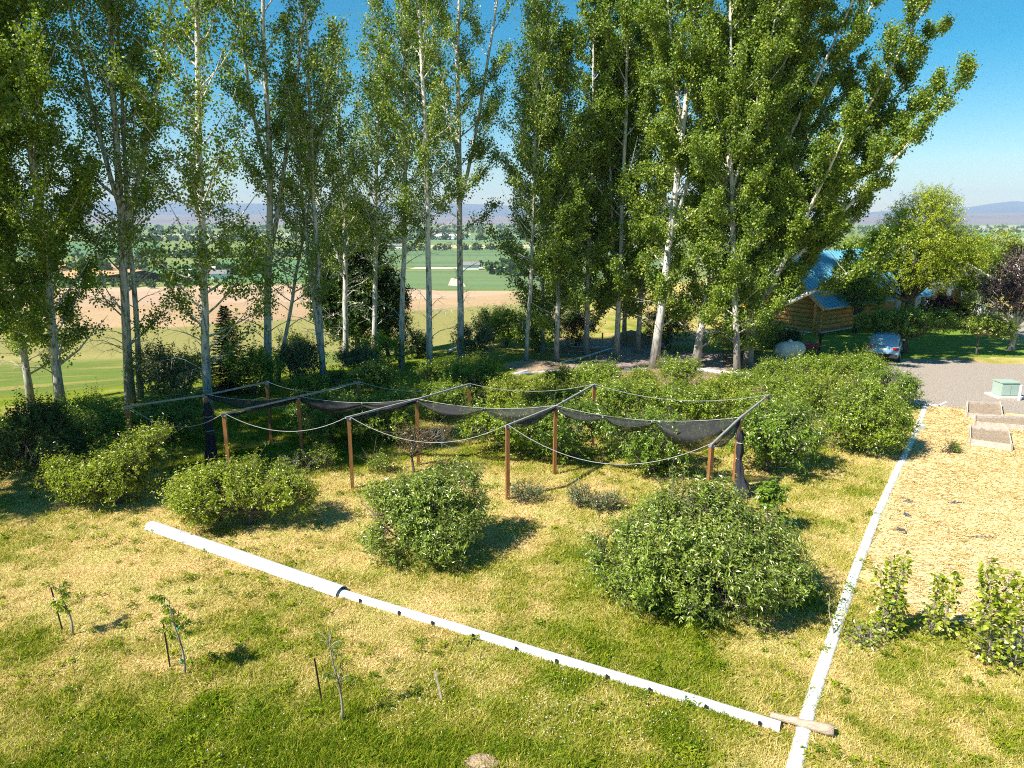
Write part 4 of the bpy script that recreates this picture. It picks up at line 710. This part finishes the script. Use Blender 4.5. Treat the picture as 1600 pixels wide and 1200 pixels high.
# hose coil and scraps of fabric
p = G(1400, 950, .35); mb = MB(); th = np.linspace(0, 6.283 * 3.2, 90); r_ = .17 + .012 * np.sin(th * 3.3); mb.tube(np.c_[p[0] - .05 + r_ * np.cos(th) * 1.1, p[1] + r_ * np.sin(th) * .8, .3 + .06 * np.sin(th) + .01 * th / 3], .011, 6)
zz = np.linspace(0, 1, 16); mb.tube(np.c_[p[0] - .16 - .2 * zz + .05 * np.sin(zz * 9), p[1] + .1 * np.cos(zz * 7) - .1, .26 * (1 - zz) + .012], .011, 6); tag(obj('hose', (mb, M['hose'], True)), 'coil of bright green hose caught in the left poplar sucker', 'hose')
for q, (px, py, sx, sy, lab) in enumerate([(1416, 782, .16, .3, 'strip of black landscape fabric showing at the left of the straw'), (1408, 830, .14, .25, 'smaller black fabric strip near the border pipe'), (1495, 786, .35, .09, 'black fabric scrap in the middle of the straw'), (1535, 840, .4, .09, 'black fabric scrap right in the straw'), (1418, 806, .1, .18, 'tiny black fabric piece between the two left strips')]):
    p = G(px, py); rg = np.random.default_rng(q); k = 16; V = [(p[0], p[1], .03)] + [(p[0] + sx * math.cos(a) * rg.uniform(.5, 1.2), p[1] + sy * math.sin(a) * rg.uniform(.5, 1.2), .018 + rg.uniform(0, .02)) for a in np.arange(k) * 6.283 / k]
    me = bpy.data.meshes.new('fabric'); me.from_pydata(V, [], [(0, 1 + s, 1 + (s + 1) % k) for s in range(k)]); me.materials.append(M['fabric']); tag(obj('fabric_scrap', me), lab, 'fabric', 'black fabric scraps in the straw')
# ------------------------------------------------------------------ log cabin
c0 = G(1275, 521); ua = math.atan2(.58, .81); t = thing('log_cabin', 'golden log cabin with a blue metal roof and timber porch', 'house', (c0[0], c0[1], 0), ua)   # x along ridge, y across
Lh, Wh, Hw, Hr, rl = 15.0, 7.2, 2.7, 5.6, .19
gw = MB(); sw = MB(); nlog = int(Hr / (2 * rl * .9))
for k in range(nlog):
    z = .05 + rl + k * 2 * rl * .9
    if z < Hw: y0, y1 = -.3, Wh + .3
    else: f = (z - Hw) / (Hr - Hw) * Wh / 2; y0, y1 = f + .1, Wh - f - .1
    if y1 - y0 > .3:
        gw.tube([(0, y0, z), (0, y1, z)], rl, 10)
        if z < Hw: sw.tube([(-.3, 0, z + rl * .9), (Lh * .62, 0, z + rl * .9)], rl, 10)
gw.box((.14, Wh / 2, Hw / 2), (.04, Wh - .3, Hw)); sw.box((Lh * .31, .14, Hw / 2), (Lh * .62 - .4, .04, Hw))
obj('gable_wall', (gw, M['logwall'], True), t); obj('side_wall', (sw, M['logwall'], True), t)
mb = MB(); mb.tube([(-.18, 0, 0), (-.18, 0, Hw - .1)], .17, 10); mb.tube([(-.18, Wh, 0), (-.18, Wh, Hw - .1)], .17, 10); obj('corner_post', (mb, M['logwall'], True), t)
mb = MB(); mb.box((Lh * .81, Wh * .62, Hw / 2), (Lh * .38, Wh * .7, Hw)); mb.box((Lh * .5, Wh - .05, Hw / 2), (Lh, .1, Hw)); obj('back_wall', (mb, M['logwall']), t)
mb = MB(); mb.box((Lh / 2, Wh / 2, .02), (Lh + .4, Wh + .4, .16)); obj('foundation', (mb, M['concrete']), t)
rf = obj('roof', None, t); rm = MB(); ov = 1.1; sl = (Hr - Hw) / (Wh / 2); ey = -ov; ez = Hw - ov * sl + .25
for sgn in (0, 1):
    Y0 = ey if not sgn else Wh + ov; a = np.array([(-1.0, Y0, ez), (Lh + .8, Y0, ez), (Lh + .8, Wh / 2, Hr + .25), (-1.0, Wh / 2, Hr + .25)]); b_ = a - [0, 0, .1]
    rm.add(np.concatenate([a, b_]), [(0, 1, 2, 3), (7, 6, 5, 4), (0, 4, 5, 1), (1, 5, 6, 2), (3, 7, 4, 0)])
me = rm.mesh('roof', M['blueroof']); rf.data = None if False else rf.data
bpy.data.objects.remove(rf); rf = obj('roof', me, t)
rm = MB()
for k in range(int((Lh + 1.6) / .45)):
    x = -.85 + k * .45
    for Y0 in (ey, Wh + ov): rm.beam((x, Y0, ez + .02), (x, Wh / 2, Hr + .27), .035, .05)
obj('rib', (rm, M['blueroof']), rf)
mb = MB(); mb.beam((-1.03, ey, ez - .1), (-1.03, Wh / 2, Hr + .12), .06, .28); mb.beam((-1.03, Wh + ov, ez - .1), (-1.03, Wh / 2, Hr + .12), .06, .28); obj('fascia', (mb, M['fascia']), rf)
mb = MB(); mb.box((-.16, Wh / 2, 1.6), (.1, 1.2, 1.1)); wn = obj('window', (mb, M['fascia']), t); mb = MB(); mb.box((-.22, Wh / 2, 1.6), (.04, 1.0, .9)); obj('pane', (mb, M['glass']), wn)
mb = MB(); mb.box((5.2, -.16, 1.5), (1.4, .1, 1.1)); wn = obj('window', (mb, M['fascia']), t); mb = MB(); mb.box((5.2, -.22, 1.5), (1.2, .04, .9)); obj('pane', (mb, M['glass']), wn)
mb = MB(); mb.box((Lh * .82, -.4, .2), (Lh * .36, 2.6, .3)); obj('porch_deck', (mb, M['deck']), t)
for x in (9.9, 11.6, 13.2, 14.9): mb = MB(); mb.tube([(x, -1.4, .3), (x, -1.4, ez - .02)], .15, 10); obj('porch_post', (mb, M['logwall'], True), t)
mb = MB(); mb.tube([(9.9, -1.4, 1.1), (14.9, -1.4, 1.1)], .07, 8); mb.tube([(9.9, -1.4, .55), (14.9, -1.4, .55)], .07, 8); obj('porch_rail', (mb, M['logwall'], True), t)
# white outbuilding
g0 = G(1398, 492); t = thing('outbuilding', 'white outbuilding with a grey shingle roof behind the locust tree', 'building', (g0[0], g0[1], 0), R(8)); Lw = 9.0; Dw = 8
mb = MB(); mb.box((Lw / 2, Dw / 2, 1.5), (Lw, Dw, 3.0)); obj('wall', (mb, M['whitewall']), t)
mb = MB(); a = np.array([(-.4, -.5, 2.85), (Lw + .4, -.5, 2.85), (Lw + .4, Dw / 2, 4.5), (-.4, Dw / 2, 4.5), (Lw + .4, Dw + .5, 2.85), (-.4, Dw + .5, 2.85)]); b_ = a - [0, 0, .14]
mb.add(np.concatenate([a, b_]), [(0, 1, 2, 3), (3, 2, 4, 5), (7, 6, 9, 8), (8, 9, 11, 10)]); obj('roof', (mb, M['greyroof']), t)
mb = MB(); mb.beam((-.42, -.53, 2.84), (Lw + .42, -.53, 2.84), .05, .24); mb.beam((Lw + .44, -.5, 2.83), (Lw + .44, Dw / 2, 4.48), .05, .24); obj('fascia', (mb, M['whitewall']), t)
mb = MB(); mb.add([(Lw + .005, 0, 2.98), (Lw + .005, Dw, 2.98), (Lw + .005, Dw / 2, 4.36)], [(0, 1, 2)]); mb.add([(-.005, 0, 2.98), (-.005, Dw / 2, 4.36), (-.005, Dw, 2.98)], [(0, 1, 2)]); obj('gable', (mb, M['whitewall']), t)
mb = MB(); mb.box((2.4, -.02, 1.25), (2.7, .06, 2.4)); obj('garage_door', (mb, M['plate']), t); mb = MB(); mb.box((5.8, -.03, 1.1), (.9, .06, 2.1)); obj('door', (mb, M['redpaint']), t)
# ------------------------------------------------------------------ car, seen from behind
p = G(1377, 566); t = thing('parked_car', 'silver blue hatchback seen from behind at the edge of the lawn', 'car', tuple(p), R(-31))
def loft(secs, k=1):
    V = []; 
    for (y, hw, zb, zt, tuck) in secs:
        V += [(-hw * .92, y, zb), (-hw, y, zb + (zt - zb) * .3), (-hw * (1 - tuck * .3), y, zb + (zt - zb) * .75), (-hw * (1 - tuck), y, zt), (hw * (1 - tuck), y, zt), (hw * (1 - tuck * .3), y, zb + (zt - zb) * .75), (hw, y, zb + (zt - zb) * .3), (hw * .92, y, zb)]
    m_ = 8; n = len(secs); f = [(i_ * m_ + j_, i_ * m_ + (j_ + 1) % m_, (i_ + 1) * m_ + (j_ + 1) % m_, (i_ + 1) * m_ + j_) for i_ in range(n - 1) for j_ in range(m_)]
    mb = MB(); mb.add(V, f); mb.f.append(np.array([list(range(m_))[::-1]])); mb.f.append(np.array([[(n - 1) * m_ + q for q in range(m_)]])); mb.a += [np.array([.5])] * 2; return mb
bd = obj('body', (loft([(0, .8, .36, .62, .05), (.05, .86, .3, .98, .06), (.3, .9, .26, 1.04, .08), (1.4, .92, .24, 1.03, .08), (3.0, .92, .24, 1.0, .08), (3.6, .88, .26, .9, .12), (4.2, .8, .32, .76, .15), (4.32, .7, .36, .6, .1)]), M['carpaint'], True), t)
cb = obj('cabin', (loft([(.18, .78, 1.0, 1.06, .06), (.55, .78, 1.0, 1.5, .2), (1.2, .8, 1.0, 1.58, .2), (2.2, .8, 1.0, 1.54, .2), (3.05, .74, .98, 1.03, .05)]), M['carpaint'], True), t)
mb = MB(); mb.add([(-.66, .2, 1.08), (.66, .2, 1.08), (.56, .505, 1.44), (-.56, .505, 1.44)], [(0, 1, 2, 3)]); o = obj('rear_window', (mb, M['glass']), t); 
mb = MB()
for s in (-1, 1): mb.add([(s * .785, .5, 1.06), (s * .8, 2.8, 1.04), (s * .7, 2.1, 1.46), (s * .7, .7, 1.46)], [(0, 1, 2, 3)])
obj('side_windows', (mb, M['glass']), t)
for s in (-1, 1):
    mb = MB(); mb.box((s * .68, .03, .86), (.32, .07, .16)); obj('tail_lamp', (mb, M['redlens']), t)
    mb = MB(); mb.beam((s * .6, .7, 1.62), (s * .6, 2.2, 1.6), .035, .04); obj('roof_rail', (mb, M['black']), t)
    for y in (.82, 3.45):
        mb = MB(); mb.tube([(s * .78, y, .33), (s * .93, y, .33)], .33, 20); wh = obj('wheel', (mb, M['rubber']), t); mb = MB(); mb.tube([(s * .925, y, .33), (s * .945, y, .33)], .2, 14); obj('rim', (mb, M['alloy']), wh)
    mb = MB(); mb.box((s * .97, 2.75, 1.06), (.14, .12, .12)); obj('mirror', (mb, M['carpaint']), t)
mb = MB(); mb.box((0, -.01, .42), (1.6, .1, .22)); obj('bumper', (mb, M['rubber']), t); mb = MB(); mb.box((0, .01, .8), (.4, .03, .13)); obj('number_plate', (mb, M['plate']), t)
# tank, red barrow, grill by the cabin
p = G(1232, 562); t = thing('storage_tank', 'off white rounded storage tank left of the car', 'tank', tuple(p), R(20)); mb = MB(); zz = np.linspace(-1, 1, 13); mb.tube(np.c_[zz * 1.1, zz * 0, zz * 0 + .62], .52 * np.sqrt(np.maximum(1 - np.abs(zz) ** 4, .004)), 18); obj('tank_shell', (mb, M['tank'], True), t)
mb = MB(); mb.box((-.5, 0, .1), (.15, .7, .25)); mb.box((.5, 0, .1), (.15, .7, .25)); obj('cradle', (mb, M['concrete']), t); mb = MB(); mb.lathe([(.14, 1.05), (.14, 1.2), (.05, 1.27), (.001, 1.28)]); obj('dome', (mb, M['tank']), t)
p = G(1262, 552); t = thing('wheelbarrow', 'red wheelbarrow parked right of the white tank', 'wheelbarrow', tuple(p), R(10)); mb = MB(); mb.box((0, 0, .5), (1.0, .65, .35), 0, 1.25); obj('tray', (mb, M['redpaint']), t)
mb = MB(); mb.tube([(-.75, 0, .2), (-.75, .1, .2)], .2, 14); obj('wheel', (mb, M['rubber']), t)
for s in (-1, 1): mb = MB(); mb.beam((-.8, s * .12, .25), (1.0, s * .32, .55), .04, .04); mb.beam((.4, s * .25, .4), (.45, s * .25, 0), .03, .03); obj('handle', (mb, M['bedwood']), t)
p = G(1280, 548); mb = MB(); mb.box((p[0], p[1], .5), (.12, .12, 1.1)); mb.box((p[0], p[1], 1.05), (.3, .2, .2)); tag(obj('hose_post', (mb, M['black'])), 'dark post with a small box right of the wheelbarrow', 'post')
# ------------------------------------------------------------------ valley: barns, houses, tree lines
rb = np.random.default_rng(5)
for q, (px, py, w_, lab) in enumerate([(320, 430, 22, 'long white farm shed on the valley floor behind the forked poplar'), (345, 436, 14, 'smaller white farm shed beside the long one'), (615, 388, 30, 'white farm buildings far off in the gap'), (700, 373, 60, 'long pale shed row far across the valley'), (690, 370, 40, 'pale shed behind the long pale row'), (142, 445, 18, 'grey roofed farm house at the left across the slope'), (80, 440, 16, 'grey farm shed far left'), (1550, 371, 26, 'small white farm house right of the locust tree'), (1568, 370, 28, 'dark roofed barn near the right edge'), (1365, 380, 20, 'white farm house seen past the cabin roof'), (735, 421, 16, 'tiny farm shed on the green field'), (1530, 384, 12, 'tiny white shed on the near right field')]):
    p = G(px, py, -40); t = thing('farm_building', lab, 'farm building', tuple(p), rb.uniform(-.4, .4), 'far farm buildings in the valley'); h = 4.5 if w_ < 40 else 7; d = w_ * .5
    mb = MB(); mb.box((0, 0, h / 2), (w_, d, h)); obj('wall', (mb, M['whitewall']), t); mb = MB(); mb.add([(-w_ / 2 - 1, -d / 2 - 1, h), (w_ / 2 + 1, -d / 2 - 1, h), (w_ / 2 + 1, 0, h + 3), (-w_ / 2 - 1, 0, h + 3), (w_ / 2 + 1, d / 2 + 1, h), (-w_ / 2 - 1, d / 2 + 1, h)], [(0, 1, 2, 3), (3, 2, 4, 5), (0, 3, 5), (1, 4, 2)][:2]); obj('roof', (mb, M['greyroof'] if q % 3 else M['whitewall']), t)
mb = MB(); P = []; S = []
def treeline(x0, y0, x1, y1, n, hgt, wid=8):
    for k in range(n):
        f = rb.random(); p = G(x0 + (x1 - x0) * f, y0 + (y1 - y0) * f, -40); p = p + np.array([rb.normal(0, wid), rb.normal(0, wid * 1.5), 0]); hh = hgt * rb.uniform(.5, 1.2); m_ = 26
        d = norm(rb.normal(0, 1, (m_, 3))) * rb.random((m_, 1)) ** .4; P.append(p + np.array([0, 0, hh * .5]) + d * [hh * .42, hh * .42, hh * .5]); S.append(np.full(m_, hh * .42))
for a in [(-100, 452, 300, 446, 60, 8), (300, 432, 420, 425, 50, 9), (560, 392, 800, 390, 60, 9), (780, 430, 900, 425, 40, 9), (0, 405, 500, 400, 110, 10), (0, 378, 900, 374, 240, 13), (0, 366, 900, 364, 300, 15, 40), (0, 358, 1000, 356, 300, 18, 80), (1250, 366, 1700, 362, 120, 12), (1300, 358, 1800, 356, 160, 14, 60), (1480, 372, 1540, 371, 12, 8), (540, 384, 640, 382, 40, 9), (-100, 425, 250, 420, 70, 10), (1300, 392, 1460, 388, 50, 9), (760, 416, 830, 414, 18, 7)]: treeline(*a)
P = np.concatenate(P); S = np.concatenate(S); n = len(P); mb.leaves(P, norm(rb.normal(0, 1, (n, 3))), norm(rb.normal(0, 1, (n, 3)) + [0, 0, .5]), S, S, rb, .2)
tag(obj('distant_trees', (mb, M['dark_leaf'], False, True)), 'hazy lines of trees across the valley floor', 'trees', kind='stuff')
# ------------------------------------------------------------------ grass, clover, straw (uncountable)
rg = np.random.default_rng(77)
def scatter(n, y0, y1, power=1.0):
    y = y0 + (y1 - y0) * rg.random(n) ** power; x = (rg.random(n) * 2 - 1) * (y * .78 + 1.5); return x, y
M['grass'] = None
gm2 = bpy.data.materials.new('grass blades'); gm2.use_nodes = True; nt = gm2.node_tree; nt.nodes.remove(nt.nodes['Principled BSDF']); a_ = nt.nodes.new('ShaderNodeAttribute'); a_.attribute_name = 'rnd'
r_ = ramp(nt, [(0, (.78, .65, .32)), (.3, (.6, .48, .14)), (.5, (.38, .39, .04)), (.75, (.24, .31, .015)), (.97, (.07, .15, .008)), (1, (.9, .88, .8))]); nt.links.new(a_.outputs['Fac'], r_.inputs[0])
d_ = nt.nodes.new('ShaderNodeBsdfDiffuse'); t_ = nt.nodes.new('ShaderNodeBsdfTranslucent'); m_s = nt.nodes.new('ShaderNodeMixShader'); m_s.inputs[0].default_value = .35
nt.links.new(r_.outputs[0], d_.inputs[0]); nt.links.new(r_.outputs[0], t_.inputs[0]); nt.links.new(d_.outputs[0], m_s.inputs[1]); nt.links.new(t_.outputs[0], m_s.inputs[2]); nt.links.new(m_s.outputs[0], nt.nodes['Material Output'].inputs[0])
def blades(mb, x, y, h, w_, c, z0=0., lean=.45):
    n = len(x); a = rg.random(n) * 6.283; l = rg.normal(0, lean, (n, 2)) * h[:, None]; b0 = np.stack([x, y, np.full(n, z0)], -1); s = np.stack([np.cos(a), np.sin(a), np.zeros(n)], -1) * (w_ / 2)[:, None]
    V = np.stack([b0 - s, b0 + s, b0 + np.c_[l, h]], 1); mb.add(V, np.arange(n * 3).reshape(-1, 3), c)
mb = MB(); n = 900000; x, y = scatter(n, 8, 30, 1.25); tf = np.stack([fbm(x, y, .35, 91, 2)], 0)[0]
ok = ~inpoly(x, y, MULCH) & ~(inpoly(x, y, GRAVEL)) & (rg.random(n) < .35 + 1.1 * tf ** 1.5); x = x[ok]; y = y[ok]; n = len(x); g = green(x, y)
c = np.clip(g * .8 + rg.normal(0, .2, n) + .03, 0, .95); h = (.028 + .06 * g + .07 * rg.random(n) ** 3) * rg.uniform(.6, 1.2, n); w_ = (.01 + .0006 * y) * rg.uniform(.7, 1.3, n); blades(mb, x, y, h, w_, c, lean=.7)
# tufts
nt_ = 2600; tx, ty = scatter(nt_, 8, 30, 1.2); ok = (rg.random(nt_) < .25 + green(tx, ty)) & ~inpoly(tx, ty, MULCH) & ~inpoly(tx, ty, GRAVEL); tx = tx[ok]; ty = ty[ok]; k = 34; sr = rg.uniform(.04, .16, len(tx)); hh = rg.uniform(.05, .15, len(tx))
x = (tx[:, None] + rg.normal(0, 1, (len(tx), k)) * sr[:, None]).ravel(); y = (ty[:, None] + rg.normal(0, 1, (len(tx), k)) * sr[:, None]).ravel(); n = len(x); cc = np.repeat(rg.uniform(.5, .93, len(tx)), k)
blades(mb, x, y, np.repeat(hh, k) * rg.uniform(.4, 1.1, n), np.full(n, .014), np.clip(cc + rg.normal(0, .06, n), .3, .96), lean=.5)
# broad leaved weed rosettes
nw = 1500; tx, ty = scatter(nw, 8, 28, 1.2); ok = ~inpoly(tx, ty, MULCH) & ~inpoly(tx, ty, GRAVEL) & (fbm(tx, ty, 3, 55) > .42); tx = tx[ok]; ty = ty[ok]; nw = len(tx); k = 22; sz = rg.uniform(.05, .15, nw); S_ = np.repeat(sz, k); a = rg.random(nw * k) * 6.283
P = np.stack([np.repeat(tx, k) + rg.normal(0, .5, nw * k) * S_, np.repeat(ty, k) + rg.normal(0, .5, nw * k) * S_, .02 + rg.random(nw * k) * S_ * .5], -1); D = np.stack([np.cos(a), np.sin(a), rg.uniform(.1, .9, nw * k)], -1)
mb.leaves(P, D, norm(rg.normal(0, .3, P.shape) + [0, 0, 1]), S_ * .7, S_ * .26, rg, .15, np.clip(np.repeat(rg.uniform(.6, .93, nw), k) + rg.normal(0, .05, nw * k), 0, .96))
tag(obj('grass', (mb, gm2, False, True)), 'patchy green and straw coloured orchard grass', 'grass', kind='stuff')
mb = MB(); cl = [(-.7, 12.0, .9), (.6, 10.6, .5), (1.8, 11.4, .8), (-4.5, 9.4, .7), (-7.2, 9.6, .8), (2.6, 10.2, .6), (-1.8, 11.0, .5)]; X_ = []; Y_ = []
for cx, cy, s in cl: X_.append(rg.normal(cx, s, 90)); Y_.append(rg.normal(cy, s * .8, 90))
xx, yy = scatter(500, 8.5, 26, 1.2); X_.append(xx); Y_.append(yy); x = np.concatenate(X_); y = np.concatenate(Y_); ok = ~inpoly(x, y, MULCH); x = x[ok]; y = y[ok]; n = len(x); P = np.stack([x, y, rg.uniform(.05, .11, n)], -1)
for q in range(2): mb.leaves(P, norm(rg.normal(0, 1, (n, 3)) * [1, 1, .3]), norm(rg.normal(0, .3, (n, 3)) + [0, 0, 1]),   .018, .018, rg, .1, np.full(n, 1.0))
tag(obj('clover_flowers', (mb, gm2, False, True)), 'tiny white clover heads scattered through the grass', 'flowers', kind='stuff')
# straw strands on the mulched plot
sm = leafmat('straw strand', (.42, .27, .09), (.72, .55, .24), (.9, .8, .5), .15, .05, tcol=(1, 1, 1)); n = 150000
bx = np.array(MULCH); x = rg.uniform(bx[:, 0].min(), min(bx[:, 0].max(), 22), n); y = rg.uniform(bx[:, 1].min(), bx[:, 1].max(), n); e = inpoly(x + rg.normal(0, .18, n), y + rg.normal(0, .18, n), MULCH) & (rg.random(n) < .25 + 1.2 * fbm(x, y, .5, 7, 2) ** 2); x = x[e]; y = y[e]; n = len(x)
mb = MB(); a = rg.normal(.25, .75, n); D = np.stack([np.cos(a), np.sin(a), rg.normal(0, .12, n)], -1); mb.leaves(np.stack([x, y, .02 + .03 * rg.random(n)], -1), D, norm(rg.normal(0, .4, (n, 3)) + [0, 0, 1]), rg.uniform(.07, .24, n), .012 + .0004 * y, rg, .1)
tag(obj('straw', (mb, sm, False, True)), 'loose pale straw spread over the garden plot', 'straw', kind='stuff')
# ------------------------------------------------------------------ haze
mb = MB(); mb.box((0, 6900, 230), (32200, 14500, 560)); hm_ = bpy.data.materials.new('haze'); hm_.use_nodes = True; nt = hm_.node_tree; nt.nodes.remove(nt.nodes['Principled BSDF']); v = nt.nodes.new('ShaderNodeVolumePrincipled')
v.inputs['Color'].default_value = (.6, .77, 1, 1); v.inputs['Density'].default_value = 8.5e-5; nt.links.new(v.outputs[0], nt.nodes['Material Output'].inputs['Volume'])
tag(obj('haze', (mb, hm_)), 'thin pale air haze over the valley', 'haze', kind='stuff')
